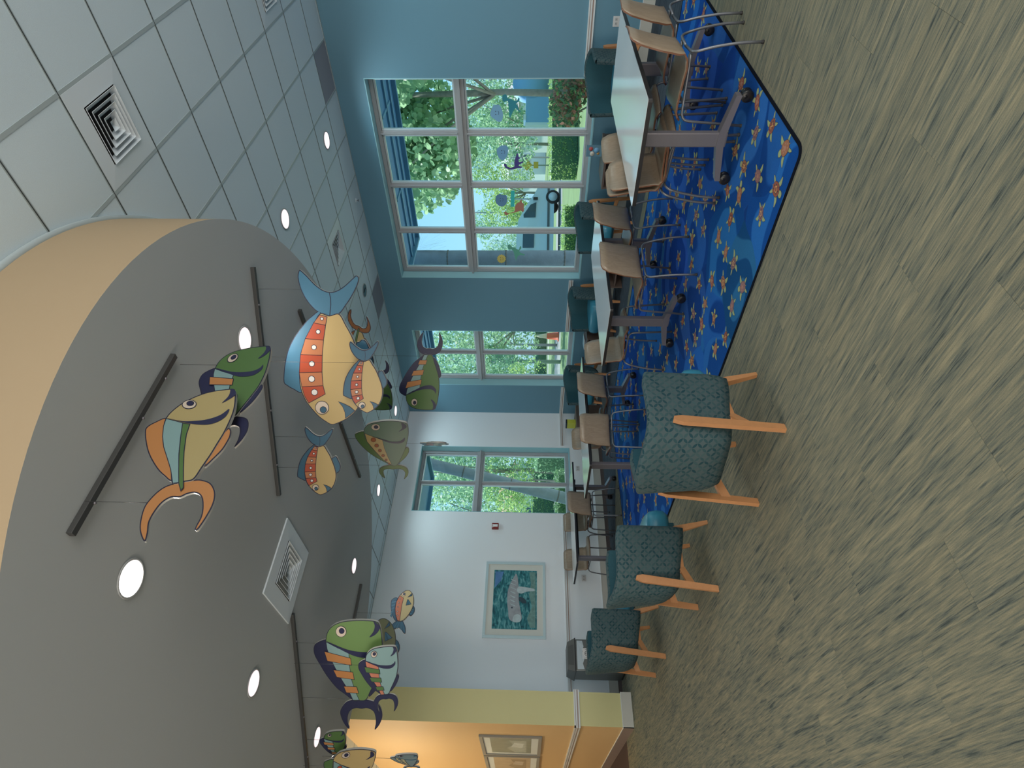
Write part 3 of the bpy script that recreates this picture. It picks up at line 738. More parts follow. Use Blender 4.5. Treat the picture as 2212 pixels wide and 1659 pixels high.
# ------------------------------------------------------------------ BENTWOOD CHAIRS
def make_chair():
    root = empty('bentwood_chair')
    prof = [(-.285, .825), (-.262, .755), (-.243, .685), (-.228, .615), (-.218, .555), (-.208, .505), (-.188, .470), (-.150, .448), (-.090, .440), (-.02, .442), (.06, .448), (.13, .453), (.18, .452), (.215, .440), (.235, .420)]
    nw = 10; n = len(prof)
    def grid(off):
        V = []
        for i, (y, z) in enumerate(prof):
            t = (Vector(prof[min(i + 1, n - 1)]) - Vector(prof[max(i - 1, 0)])).normalized(); nv = Vector((-t.y, t.x))
            half = .205 - (.012 if i < 3 else 0) - (.02 if i == 0 else 0) - (.014 if i == n - 1 else 0)
            for k in range(nw + 1):
                a = -1 + 2 * k / nw; x = half * a
                curl = (.028 * a * a if i < 6 else (.010 * a * a * (6.5 - i if i < 7 else 0)))
                yy = y + curl * (1 if i < 7 else 0); zz = z + (.008 * a * a if i > 8 else 0)
                if i == 0 and abs(a) > .8: zz -= .014 * (abs(a) - .8) / .2
                V.append(Vector((x, yy + nv.x * off, zz + nv.y * off)))
        return V
    a, b_ = grid(.0055), grid(-.0055); N = len(a); q = nw + 1
    F1 = [(i * q + k, i * q + k + 1, (i + 1) * q + k + 1, (i + 1) * q + k) for i in range(n - 1) for k in range(nw)]
    def part(i0, i1, name):
        mb = MB()
        S = [f for f in F1 if i0 * q <= f[0] < i1 * q]
        mb.add(a + b_, S + [tuple(N + v for v in f[::-1]) for f in S], PLY, True)
        rim = [i * q for i in range(i0, i1 + 1)] + [i1 * q + k for k in range(1, q)] + [i * q + nw for i in range(i1 - 1, i0 - 1, -1)] + [i0 * q + k for k in range(nw - 1, 0, -1)]
        mb.add([a[v] for v in rim] + [b_[v] for v in rim], [(k, (k + 1) % len(rim), len(rim) + (k + 1) % len(rim), len(rim) + k) for k in range(len(rim))], PLY_EDGE)
        return mb.build(name, root)
    part(0, 7, 'backrest'); part(7, n - 1, 'seat')
    r = .0095
    for sx in (-1, 1):
        lg = MB(); lg.tube([(sx * .243, -.262, .004), (sx * .240, -.258, .14), (sx * .228, -.232, .30), (sx * .218, -.196, .424), (0, -.182, .427)], r, TUBE, 10, .06); lg.build('leg', root)
        lg = MB(); lg.tube([(sx * .235, .255, .004), (sx * .222, .225, .425), (sx * .165, -.06, .418), (sx * .165, -.175, .422)], r, TUBE, 10, .06); lg.build('leg', root)
    fr = MB(); fr.tube([(-.195, .12, .4195), (.195, .12, .4195)], r * .9, TUBE); fr.box((-.15, 0, .433), (.02, .10, .010), BLACK); fr.box((.15, 0, .433), (.02, .10, .010), BLACK); fr.build('seat_frame', root)
    for sx in (-1, 1):
        for yy, xx in ((-.262, .243), (.255, .235)):
            cp = MB(); cp.lathe([(.011, 0), (.0125, .002), (.0115, .016)], RUBBER, 8, (sx * xx, yy, .0)); cp.build('foot_cap', root)
    return root
chair = make_chair()
CG = 'bentwood chairs around the tables'
CH = [(4.32, 1.585, 4, 'bentwood chair with its back to the camera, nearest, pushed under the first table'),
 (4.915, 1.57, 0, 'bentwood chair seen from behind, cut off by the picture edge at the first table'),
 (4.31, 2.10, 173, 'bentwood chair at the window side of the first table, under a stacked one'),
 (4.94, 2.20, 170, 'low bentwood chair at the window side of the first table, without a second chair'),
 (5.21, 3.45, 0, 'bentwood chair seen from behind beside the tip of the first table'),
 (4.40, 3.37, -7, 'bentwood chair seen from behind in front of the middle of the second table'),
 (4.62, 4.34, 184, 'bentwood chair with a shiny backrest facing the camera behind the second table'),
 (5.08, 5.85, 3, 'bentwood chair with marked curved grain seen from behind at the third table'),
 (4.44, 5.86, -18, 'bentwood chair turned slightly, seen from behind just above the largest armchair'),
 (5.00, 6.46, 180, 'bentwood chair on the far side of the third table near the yellow box'),
 (4.81, 8.34, 0, 'bentwood chair seen from behind at the farthest table'),
 (5.04, 8.90, 186, 'bentwood chair facing the camera half hidden behind the farthest table'),
 (4.45, 9.16, 181, 'bentwood chair facing the camera at the farthest table under the framed manatee picture')]
for i, (x, y, r, lab) in enumerate(CH):
    o = chair if i == 0 else copy_tree(chair); place(o, x, y, R_(r), lab, 'chair', CG)
o = copy_tree(chair); place(o, 4.325, 2.155, R_(173), 'bentwood chair stacked on top of the chair at the window side of the first table', 'chair', CG); o.location.z = .022

# ------------------------------------------------------------------ LOUNGE ARMCHAIRS
def make_lounge():
    root = empty('lounge_armchair')            # faces +X
    # plan of the shell: right arm tip -> round the back -> left arm tip ; s = arc parameter
    ctl = [(.19, -.35), (.05, -.34), (-.10, -.318), (-.215, -.278), (-.295, -.20), (-.328, -.09), (-.334, 0), (-.328, .09), (-.295, .20), (-.215, .278), (-.10, .318), (.05, .34), (.19, .35)]
    plan = spline(ctl, 4, False); n = len(plan); nv = 9
    arc = [0]
    for k in range(1, n): arc.append(arc[-1] + math.hypot(plan[k][0] - plan[k - 1][0], plan[k][1] - plan[k - 1][1]))
    L = arc[-1]
    def pt(k, t, th):
        x, y = plan[k]; a = plan[min(k + 1, n - 1)]; b_ = plan[max(k - 1, 0)]
        d = Vector((a[0] - b_[0], a[1] - b_[1])).normalized(); nrm = Vector((d.y, -d.x))     # inward
        s = arc[k] / L; back = max(0.0, 1 - abs(s - .5) / .28); back = back * back * (3 - 2 * back)
        ztop = .735 + .055 * back; bf = min(1.0, (.5 - abs(s - .5)) / .26); zbot = .205 + .055 * bf * bf * (3 - 2 * bf)
        if abs(s - .5) > .44: ztop -= .02 * (abs(s - .5) - .44) / .06
        z = zbot + (ztop - zbot) * t
        lean = (t - .55) * (.020 + .050 * back); tuck = -.060 * max(0, .26 - t) ** 2 / .26 ** 2 * (.45 + .35 * back)
        off = lean + tuck
        xx = x - nrm.x * off + nrm.x * th; yy = y - nrm.y * off + nrm.y * th
        return Vector((xx, yy, z))
    sh = MB(); V = []; UV = []
    for k in range(n):
        for j in range(nv + 1): V.append(pt(k, j / nv, 0)); UV.append((arc[k], j / nv * .52))
    q = nv + 1
    F = [(k * q + j, (k + 1) * q + j, (k + 1) * q + j + 1, k * q + j + 1) for k in range(n - 1) for j in range(nv)]
    # rolled rim over the top and down the arm fronts
    rim = [(k, nv) for k in range(n)]
    off = len(V); seg = 5; th = .055
    for k in range(n):
        a = pt(k, 1, 0); b_ = pt(k, 1, th)
        for r in range(1, seg + 1):
            ang = PI * r / seg; c = (a + b_) / 2; w = (a - b_) / 2
            V.append(c + w * math.cos(ang) + Vector((0, 0, .018 * math.sin(ang)))); UV.append((arc[k], .52 + .085 * r / seg))
    for k in range(n - 1):
        for r in range(seg):
            a0 = k * q + nv if r == 0 else off + k * seg + r - 1; b0 = (k + 1) * q + nv if r == 0 else off + (k + 1) * seg + r - 1
            F.append((a0, b0, off + (k + 1) * seg + r, off + k * seg + r))
    for k in (0, n - 1):
        o2 = len(V)
        for j in range(nv + 1): V.append(pt(k, j / nv, th)); UV.append((arc[k] + .06, j / nv * .52))
        fr = Vector((.012, 0, 0)); o3 = len(V)
        for j in range(nv + 1): V.append((pt(k, j / nv, 0) + pt(k, j / nv, th)) / 2 + fr); UV.append((arc[k] + .03, j / nv * .52))
        for j in range(nv):
            F.append((k * q + j, k * q + j + 1, o3 + j + 1, o3 + j)); F.append((o3 + j, o3 + j + 1, o2 + j + 1, o2 + j))
    # underside lip
    o4 = len(V)
    for k in range(n): V.append(pt(k, 0, th)); UV.append((arc[k], -.05))
    for k in range(n - 1): F.append((k * q, (k + 1) * q, o4 + k + 1, o4 + k))
    sh.add(V, F, LEAF_FAB, True); sh.uv = UV; sh.build('outer_shell', root)
    inn = MB(); V = []
    for k in range(n):
        for j in range(nv + 1): V.append(pt(k, j / nv, th * .98) + Vector((0, 0, 0)))
    inn.add(V, [(k * q + j, (k + 1) * q + j, (k + 1) * q + j + 1, k * q + j + 1) for k in range(n - 1) for j in range(nv)], INNER_TEAL, True); inn.build('inner_back', root)
    bs = MB(); P = [(x * .74 + .0, y * .74) for x, y in plan] ; P = [(min(p, .20), r) for p, r in P]
    P = P + [(.25, .27), (.25, -.27)]
    bs.prism(P, lambda a, b: (a, b, .262), lambda a, b: (a, b, .34), INNER_TEAL); bs.build('seat_base', root)
    cu = MB(); Pc = spline([(.375, -.20), (.395, 0), (.375, .20), (.30, .285), (.02, .262), (-.16, .225), (-.25, .13), (-.265, 0), (-.25, -.13), (-.16, -.225), (.02, -.262), (.30, -.285)], 3)
    nn = len(Pc); V = []; cx = .03
    for sc, z in ((.93, .300), (1.0, .335), (1.01, .39), (.985, .435), (.92, .462), (.7, .472)):
        V += [(cx + (x - cx) * sc, y * sc, z) for x, y in Pc]
    F = [(r * nn + k, r * nn + (k + 1) % nn, (r + 1) * nn + (k + 1) % nn, (r + 1) * nn + k) for r in range(5) for k in range(nn)] + [tuple(range(nn))[::-1], tuple(range(5 * nn, 6 * nn))]
    cu.add(V, F, VINYL_TEAL, True); cu.build('seat_cushion', root)
    for sy in (-1, 1):
        # rear leg: a flat board leaning against the shell side
        k = MB()
        pa = [Vector((-.275, sy * .335, 0)), Vector((-.200, sy * .345, 0)), Vector((-.170, sy * .418, .655)), Vector((-.215, sy * .418, .665))]
        pa = [Vector((-.298, sy * .325, 0)), Vector((-.254, sy * .325, 0)), Vector((-.180, sy * .318, .56)), Vector((-.188, sy * .318, .605)), Vector((-.218, sy * .318, .615)), Vector((-.240, sy * .318, .56))]
        w = Vector((0, sy * .030, 0)); V = [p - w for p in pa] + [p + w * .0 for p in pa]
        N2 = len(pa)
        V = [p - w * (.9 if i in (2, 3, 4, 5) else 1) for i, p in enumerate(pa)] + pa
        k.add(V, [tuple(range(N2))[::-1], tuple(range(N2, 2 * N2))] + [(i, (i + 1) % N2, N2 + (i + 1) % N2, N2 + i) for i in range(N2)], OAK); k.build('leg', root)
        k = MB(); a0, a1 = Vector((.250, sy * .300, 0)), Vector((.185, sy * .272, .275))
        V = []
        for c_, hx, hy in ((a0, .014, .013), (a1, .030, .022)): V += [c_ + Vector((dx * hx, dy * hy, 0)) for dx, dy in ((-1, -1), (1, -1), (1, 1), (-1, 1))]
        k.add(V, [(3, 2, 1, 0), (4, 5, 6, 7), (0, 1, 5, 4), (1, 2, 6, 5), (2, 3, 7, 6), (3, 0, 4, 7)], OAK); k.build('leg', root)
        k = MB(); k.box((.03, sy * .255, .242), (.36, .028, .036), OAK, bevel=.004)
        V = []
        for c_, h_ in ((Vector((-.255, sy * .310, .19)), .030), (Vector((-.10, sy * .255, .245)), .024)): V += [c_ + Vector((0, dy * .013, dz * h_)) for dy, dz in ((-1, -1), (1, -1), (1, 1), (-1, 1))]
        k.add(V, [(3, 2, 1, 0), (4, 5, 6, 7), (0, 1, 5, 4), (1, 2, 6, 5), (2, 3, 7, 6), (3, 0, 4, 7)], OAK)
        k.build('side_rail', root)
    k = MB(); k.box((.10, 0, .244), (.035, .50, .028), OAK, bevel=.004); k.build('crossbar', root)
    return root
lounge = make_lounge()
LG = 'teal patterned lounge armchairs'
LC = [(2.275, 2.995, 11, 'patterned teal armchair nearest the camera, seen from behind'),
 (2.165, 4.60, -9, 'middle of the three patterned teal armchairs that stand with their backs to the camera'),
 (2.265, 6.725, 1, 'farthest of the three patterned teal armchairs seen from behind, in front of the grey bin'),
 (7.56, 2.84, 172, 'dark teal armchair against the window wall, above the first table'),
 (7.58, 4.91, 172, 'dark teal armchair under the far end of the big window, behind the second table'),
 (7.58, 6.48, 186, 'dark teal armchair with a visible seat cushion, between the two windows of the teal wall'),
 (7.30, 8.08, 205, 'dark teal armchair under the narrow window near the corner of the room')]
for i, (x, y, r, lab) in enumerate(LC):
    o = lounge if i == 0 else copy_tree(lounge); place(o, x, y, R_(r), lab, 'armchair', LG)

# ------------------------------------------------------------------ CUBE TABLES, BOOKS
def cube_table(x, y, w, d, h, lab):
    root = empty('side_table', (x, y, 0)); tag(root, lab, 'side table', 'brown side tables along the walls')
    t = MB(); t.box((0, 0, h - .015), (w, d, .03), CABINET, bevel=.003); t.build('table_top', root)
    for sy in (-1, 1):
        b = MB(); b.box((0, sy * (d / 2 - .012), (h - .03) / 2), (w - .02, .022, h - .03), CABINET, bevel=.002); b.build('side_panel', root)
    b = MB(); b.box((w / 2 - .03, 0, (h - .03) / 2), (.02, d - .05, h - .03), CABINET); b.build('back_panel', root)
    b = MB(); b.box((-.01, 0, .12), (w - .06, d - .05, .02), CABINET); b.build('shelf', root)
    return root
cube_table(7.62, 3.90, .50, .55, .50, 'brown cube side table between two armchairs under the big window')
cube_table(7.62, 5.70, .50, .38, .44, 'brown cube side table between the big window and the blank teal wall')
cube_table(7.62, 7.28, .50, .55, .46, 'brown cube side table beside the narrow window')
cube_table(7.42, 9.45, .60, .55, .50, 'brown side table in the corner carrying a yellow-green box')
bk = empty('picture_book', (7.72, 3.80, .502)); tag(bk, 'colourful picture book standing on the brown table under the window', 'book')
b = MB(); b.box((0, 0, .105), (.02, .15, .21), mat('book_cover', (.10, .22, .30), .4), rz=.1); b.build('cover', bk)
b = MB()
for (dy, dz, r_, m_) in ((-.03, .15, .028, (.45, .08, .08)), (.035, .13, .032, (.55, .55, .5)), (-.01, .07, .038, (.15, .35, .55)), (.03, .05, .02, (.5, .3, .1))):
    b.lathe([(r_, 0), (r_, .001)], mat('book_art%d' % int(dz * 1000), m_, .5), 14, (-.0125 - .1 * dy * 0, dy, dz), Matrix.Rotation(-PI / 2, 3, 'Y'))
b.build('cover_print', bk, (0, 0, 0), .1)
bx_ = empty('yellow_box', (7.40, 9.42, .502)); tag(bx_, 'yellow-green box with a black top standing in the corner', 'box')
b = MB(); b.box((0, 0, .085), (.10, .17, .17), mat('box_yellow', (.55, .56, .06), .5), bevel=.003); b.build('carton', bx_)
b = MB(); b.box((0, 0, .185), (.102, .172, .03), BLACK, bevel=.003); b.build('lid', bx_)
for k in range(4):
    b = MB(); b.box((0, 0, 0), (.26, .20, .006), mat('magazine%d' % k, [(.5, .52, .55), (.15, .18, .25), (.55, .5, .45), (.35, .4, .45)][k], .4))
    o = b.build('magazine', None, (7.58, 7.26, .466 + .008 * k), .12 * k); tag(o, ['white magazine at the bottom of the pile beside the narrow window', 'dark magazine second from the bottom of the pile on the brown table', 'cream magazine second from the top of the pile on the brown table', 'grey green magazine on top of the pile beside the narrow window'][k], 'magazine', 'magazines piled on the side table')

# ------------------------------------------------------------------ WALL FURNISHINGS
def water_print():
    m = bpy.data.materials.new('manatee_water'); m.use_nodes = True; n, l = nt(m); b = n['Principled BSDF']
    tc = n.new('ShaderNodeTexCoord'); mp = n.new('ShaderNodeMapping'); mp.inputs['Scale'].default_value = (3, 1, 9); l.new(tc.outputs['Object'], mp.inputs[0])
    t = n.new('ShaderNodeTexNoise'); t.inputs['Scale'].default_value = 2.6; t.inputs['Detail'].default_value = 6; t.inputs['Distortion'].default_value = 1; l.new(mp.outputs[0], t.inputs['Vector'])
    cr = n.new('ShaderNodeValToRGB'); e = cr.color_ramp.elements; e[0].position = .35; e[0].color = (.012, .075, .10, 1); e[1].position = .68; e[1].color = (.16, .40, .42, 1); k = e.new(.5); k.color = (.03, .19, .22, 1)
    l.new(t.outputs['Fac'], cr.inputs[0]); l.new(cr.outputs[0], b.inputs['Base Color']); b.inputs['Roughness'].default_value = .25
    return m
WATER = water_print()
def framed(name, O, ax, n_out, w, h, fw, fm, matw, print_mat, label, extra=None, proud=.03):
    """O = lower corner on the wall face"""
    A = Vector((*ax, 0)); N = Vector((*n_out, 0)); rot = Matrix((A, -N, Vector((0, 0, 1)))).transposed()
    root = empty(name, O); tag(root, label, 'picture')
    def bx(mb, u, v, du, dz, dn, th, m, bev=.003): mb.box(A * u + N * dn + Vector((0, 0, v)), (du, th, dz), m, rot=rot, bevel=bev)
    f = MB()
    for u in (fw / 2, w - fw / 2): bx(f, u, h / 2, fw, h, proud / 2, proud, fm)
    for v in (fw / 2, h - fw / 2): bx(f, w / 2, v, w - 2 * fw, fw, proud / 2, proud, fm)
    f.build('frame', root)
    q = MB(); bx(q, w / 2, h / 2, w - 2 * fw + .004, h - 2 * fw + .004, .008, .008, MATBOARD, 0); q.build('mat_board', root)
    p = MB(); a = fw + matw; bx(p, w / 2, h / 2, w - 2 * a, h - 2 * a, .0128, .0015, print_mat, 0); po = p.build('print', root)
    if extra:
        e = MB(); extra(e, lambda u, v, d: A * u + N * (.0145 + d) + Vector((0, 0, v))); e.build('print_image', root)
    return root
def manatee(e, P):
    # traced in fractions of the frame (u to the right, v up)
    W_, H_ = 1.325, 1.055
    g1 = mat('manatee_grey', (.30, .33, .36), .4, noise=(14, .35)); g2 = mat('manatee_light', (.42, .52, .55), .4, noise=(18, .3)); dk = mat('manatee_dark', (.02, .05, .07), .4); sand = mat('manatee_bed', (.13, .26, .24), .4, noise=(22, .5)); bl = mat('manatee_sky', (.08, .20, .42), .4, noise=(10, .4))
    def poly(pts, m, d): e.add([P(u * W_, v * H_, d) for u, v in pts], [tuple(range(len(pts)))], m)
    poly([(.135, .165), (.865, .165), (.865, .27), (.70, .24), (.55, .27), (.40, .22), (.25, .30), (.135, .25)], sand, 0)
    poly([(.64, .84), (.865, .84), (.865, .70), (.74, .74)], bl, 0)
    body = spline([(.20, .50), (.24, .585), (.34, .605), (.46, .625), (.60, .62), (.70, .585), (.79, .53), (.84, .49), (.79, .465), (.70, .45), (.62, .44), (.52, .44), (.42, .425), (.33, .40), (.25, .385), (.205, .42)], 4)
    poly(body, g1, .0003)
    poly(spline([(.60, .47), (.66, .45), (.66, .36), (.64, .20), (.61, .18), (.60, .30), (.57, .40)], 3), g2, .0006)
    poly(spline([(.49, .44), (.53, .42), (.50, .34), (.46, .31), (.44, .34), (.46, .40)], 3), dk, .0006)
    poly(spline([(.20, .50), (.23, .53), (.29, .50), (.30, .43), (.25, .39), (.205, .42)], 3), g2, .0006)
    poly([(.385 + .012 * math.cos(t), .545 + .016 * math.sin(t)) for t in [k * PI / 4 for k in range(8)]], dk, .0009)
    for k in range(7): poly([(.40 + .055 * k, .50 + .02 * math.sin(k)), (.43 + .055 * k, .58), (.437 + .055 * k, .575), (.41 + .055 * k, .49)], g2, .0006)
framed('framed_picture', (3.314, YB, 1.125), (1, 0), (0, -1), 1.325, 1.055, .045, FRAME_SILVER, .105, WATER, 'large silver-framed underwater picture of a grey manatee', manatee)
def hallart(c1, c2):
    def f(e, P):
        e.add([P(u, v, .0) for u, v in ((.22, .22), (1.05, .22), (1.05, .48), (.75, .42), (.5, .52), (.22, .40))], [(0, 1, 2, 3, 4, 5)], mat('hall_print_%s' % c1[0], c1[1], .4, noise=(12, .4)))
        e.add([P(u, v, .0006) for u, v in ((.55, .28), (.85, .26), (.90, .40), (.6, .45))], [(0, 1, 2, 3)], mat('hall_print_%s' % c2[0], c2[1], .4, noise=(16, .4)))
    return f
framed('framed_picture', (1.84, 10.85, 1.205), (0, -1), (-1, 0), 1.32, .905, .05, FRAME_GREY, .10, mat('hall_art_green', (.16, .24, .22), .3, noise=(6, .3)), 'grey-framed watery green picture on the orange wall, nearer the room', hallart(('a', (.35, .42, .38)), ('b', (.55, .62, .60))))
framed('framed_picture', (1.84, 12.28, 1.205), (0, -1), (-1, 0), 1.32, .905, .05, FRAME_GREY, .10, mat('hall_art_brown', (.40, .34, .24), .3, noise=(6, .3)), 'grey-framed brownish picture on the orange wall at the frame edge', hallart(('c', (.30, .24, .16)), ('d', (.48, .44, .36))))

s = empty('alarm_strobe', (5.344, YB, 2.059)); tag(s, 'small dark red fire alarm strobe on the pale wall', 'fire alarm')
b = MB(); b.box((0, -.022, 0), (.115, .044, .125), RED, bevel=.006); b.build('housing', s)
b = MB(); b.box((0, -.050, -.005), (.05, .018, .085), mat('strobe_lens', (.75, .78, .8), .1), bevel=.006); b.build('strobe_lens', s)
b = MB(); b.box((0, -.046, .045), (.07, .006, .016), PLATE_W); b.build('marking', s)
def outlet(x, y, z, ax, n_out, lab):
    A = Vector((*ax, 0)); N = Vector((*n_out, 0)); rot = Matrix((A, -N, Vector((0, 0, 1)))).transposed()
    o = empty('wall_outlet', (x, y, z)); tag(o, lab, 'outlet', 'white wall outlets')
    b = MB(); b.box(N * .003, (.115, .006, .078), PLATE_W, rot=rot, bevel=.002); b.build('cover_plate', o)
    for u in (-.024, .024):
        b = MB(); b.box(A * u + N * .0075, (.034, .004, .030), mat('outlet_face', (.45, .46, .46), .4), rot=rot, bevel=.001)
        b.box(A * (u) + N * .0098 + Vector((0, 0, .006)), (.012, .001, .003), BLACK, rot=rot); b.box(A * (u) + N * .0098 - Vector((0, 0, .006)), (.012, .001, .003), BLACK, rot=rot); b.build('socket', o)
outlet(4.379, YB, .447, (1, 0), (0, -1), 'white outlet on the pale wall near the armchair, below the picture')
outlet(6.686, YB, .449, (1, 0), (0, -1), 'white outlet on the pale wall below the window')
outlet(XW, 2.354, .442, (0, 1), (-1, 0), 'white outlet on the teal wall beside the first table')

# waste bin
bn = empty('waste_bin', (2.80, 9.25, 0)); tag(bn, 'grey metal waste bin with a recycling sign by the olive wall end', 'bin')
b = MB(); b.box((0, 0, .37), (.44, .44, .70), BIN_M, bevel=.012); b.build('body', bn)
b = MB(); b.box((0, 0, .012), (.42, .42, .024), BLACK); b.build('base', bn)
b = MB(); b.box((0, 0, .727), (.47, .47, .016), BLACK, bevel=.004)
b.add([(-.23, -.23, .735), (.23, -.23, .735), (.23, .23, .735), (-.23, .23, .735), (-.19, -.17, .84), (.19, -.17, .84), (.19, .20, .84), (-.19, .20, .84)], [(0, 1, 5, 4), (1, 2, 6, 5), (2, 3, 7, 6), (3, 0, 4, 7), (4, 5, 6, 7)], BIN_T); b.build('hood', bn)
b = MB()
vv = [Vector((-.23, -.23, .735)), Vector((.23, -.23, .735)), Vector((.19, -.17, .84)), Vector((-.19, -.17, .84))]
def qp(u, v): return (vv[0] * (1 - u) + vv[1] * u) * (1 - v) + (vv[3] * (1 - u) + vv[2] * u) * v + Vector((0, -.002, .001))
b.add([qp(.18, .12), qp(.82, .12), qp(.82, .88), qp(.18, .88)], [(0, 1, 2, 3)], mat('bin_flap', (.075, .08, .078), .3)); b.build('push_flap', bn)
b = MB()
ZB = [(-.20, .70), (.20, .70), (.20, .62), (.12, .60), (.05, .625), (-.04, .59), (-.12, .62), (-.20, .60)]
b.add([(x, -.2225 - .004 * (k % 2), z) for k, (x, z) in enumerate(ZB)], [tuple(range(8))], mat('liner_bag', (.42, .50, .55), .4)); b.build('bag_edge', bn)
b = MB(); b.box((.02, -.2235, .555), (.15, .002, .13), PLATE_W); sg = b.build('paper_sign', bn)
vs, fs = text_mesh('\u267b') if False else text_mesh('C')
b = MB(); ring = [(.036 * math.cos(2 * PI * k / 24), .036 * math.sin(2 * PI * k / 24)) for k in range(24)]; r2 = [(p * .84, q * .84) for p, q in ring]
b.add([(.02 + p, -.2252, .555 + q) for p, q in ring] + [(.02 + p, -.2252, .555 + q) for p, q in r2], [(k, (k + 1) % 24, 24 + (k + 1) % 24, 24 + k) for k in range(24)], BLACK)
for k in range(3):
    a0 = R_(90 + 120 * k)
    pts = [(.024 * math.cos(a0 + t), .024 * math.sin(a0 + t)) for t in (-.75, -.3, .15)] ; pi_ = [(.015 * math.cos(a0 + t), .015 * math.sin(a0 + t)) for t in (-.75, -.3, .15)]
    b.add([(.02 + p, -.2252, .555 + q) for p, q in pts + pi_[::-1]], [(0, 1, 4, 5), (1, 2, 3, 4)], BLACK)
    b.add([(.02 + r_ * math.cos(a0 + t), -.2252, .555 + r_ * math.sin(a0 + t)) for r_, t in ((.029, .15), (.010, .15), (.0195, .62))], [(0, 1, 2)], BLACK)
for sx in (-1, 1): b.box((.02 + sx * .055, -.2252, .555), (.004, .0006, .05), BLACK)
b.build('recycling_mark', bn, recalc=False)

# ------------------------------------------------------------------ HANGING FISH
C_ = dict(yel=(0.390, 0.285, 0.120), yel2=(0.330, 0.262, 0.115), blue=(0.023, 0.086, 0.142), blue2=(0.043, 0.132, 0.205), navy=(0.012, 0.014, 0.050), org=(0.356, 0.132, 0.056), red=(0.330, 0.056, 0.023),
          orange=(0.383, 0.165, 0.053), green=(0.062, 0.130, 0.036), green2=(0.105, 0.185, 0.058), grey=(0.132, 0.224, 0.211), pale=(0.172, 0.277, 0.277), eye=(0.496, 0.416, 0.336), white=(0.576, 0.560, 0.528), line=(0.010, 0.010, 0.030),
          salmon=(0.396, 0.145, 0.086), teal=(0.086, 0.158, 0.119), brown=(0.178, 0.069, 0.020), olive=(0.132, 0.145, 0.079), dots=(0.264, 0.066, 0.013), edge=(0.496, 0.480, 0.440), silver=(0.145, 0.198, 0.205), cream=(0.396, 0.356, 0.198))
FM = {}
def fm(k):
    if k not in FM: FM[k] = mat('fish_' + k, C_[k], .42)
    return FM[k]
def circ(cx, cy, rx, ry=None, n=20):
    ry = ry or rx; return [(cx + rx * math.cos(2 * PI * k / n), cy + ry * math.sin(2 * PI * k / n)) for k in range(n)]
def S(*p): return spline(list(p), 5)
# plates = silhouettes with their paint ; marks = printed patches (polygon, colour key, outlined, layer)
def tpl_A():
    body = S((283,350),(235,430),(185,520),(160,600),(145,700),(143,790),(155,865),(185,935),(225,990),(270,1040),(320,1078),(368,1100),(425,1080),(480,1048),(530,1000),(565,935),(585,860),(588,780),(570,690),(540,600),(500,500),(455,420),(410,350),(345,362))
    return dict(plates=[('tail_fin', S((150,80),(140,120),(155,190),(190,260),(240,320),(283,348),(345,367),(410,350),(450,300),(490,240),(525,170),(535,125),(518,108),(490,130),(440,175),(395,203),(350,213),(300,200),(250,165),(200,115),(165,84)), 'TAIL'),
        ('dorsal_fin', S((290,345),(220,375),(160,440),(110,510),(70,590),(45,690),(35,805),(60,835),(100,858),(160,880),(215,800),(240,600)), 'DORS'),
        ('pelvic_fin', S((520,560),(545,528),(566,514),(590,528),(620,590),(642,650),(640,720),(600,770),(560,760)), 'PELV'), ('body', body, 'BODY')],
        marks=[([(345,213),(355,250),(357,290),(350,365),(345,365),(352,290),(350,250),(341,213)], 'line', 0, 1, 'tail_fin')] +
        [(p, c, 1, 1, 'body') for p, c in (([(283,358),(332,370),(322,425),(243,410)],'S1'),([(243,410),(322,425),(308,522),(187,514)],'S2'),([(187,514),(308,522),(300,623),(154,620)],'S1'),([(154,620),(300,623),(298,735),(144,742)],'S2'),([(144,742),(298,735),(305,828),(160,838)],'S1'),([(160,838),(305,828),(320,885),(207,950),(178,900)],'S2'))] +
        [(circ(x, y, r), 'white', 1, 2, 'body') for x, y, r in ((298,383,10),(273,467,14),(245,570,16),(230,680,18),(228,783,21),(247,874,21))] +
        [(circ(298, 980, 46), 'eye', 1, 2, 'body'), (circ(307, 994, 22), 'blue', 1, 3, 'body'),
         ([(410,935),(450,950),(490,970),(522,997),(492,1025),(460,1050),(456,1010),(440,970)], 'blue', 1, 2, 'body')])
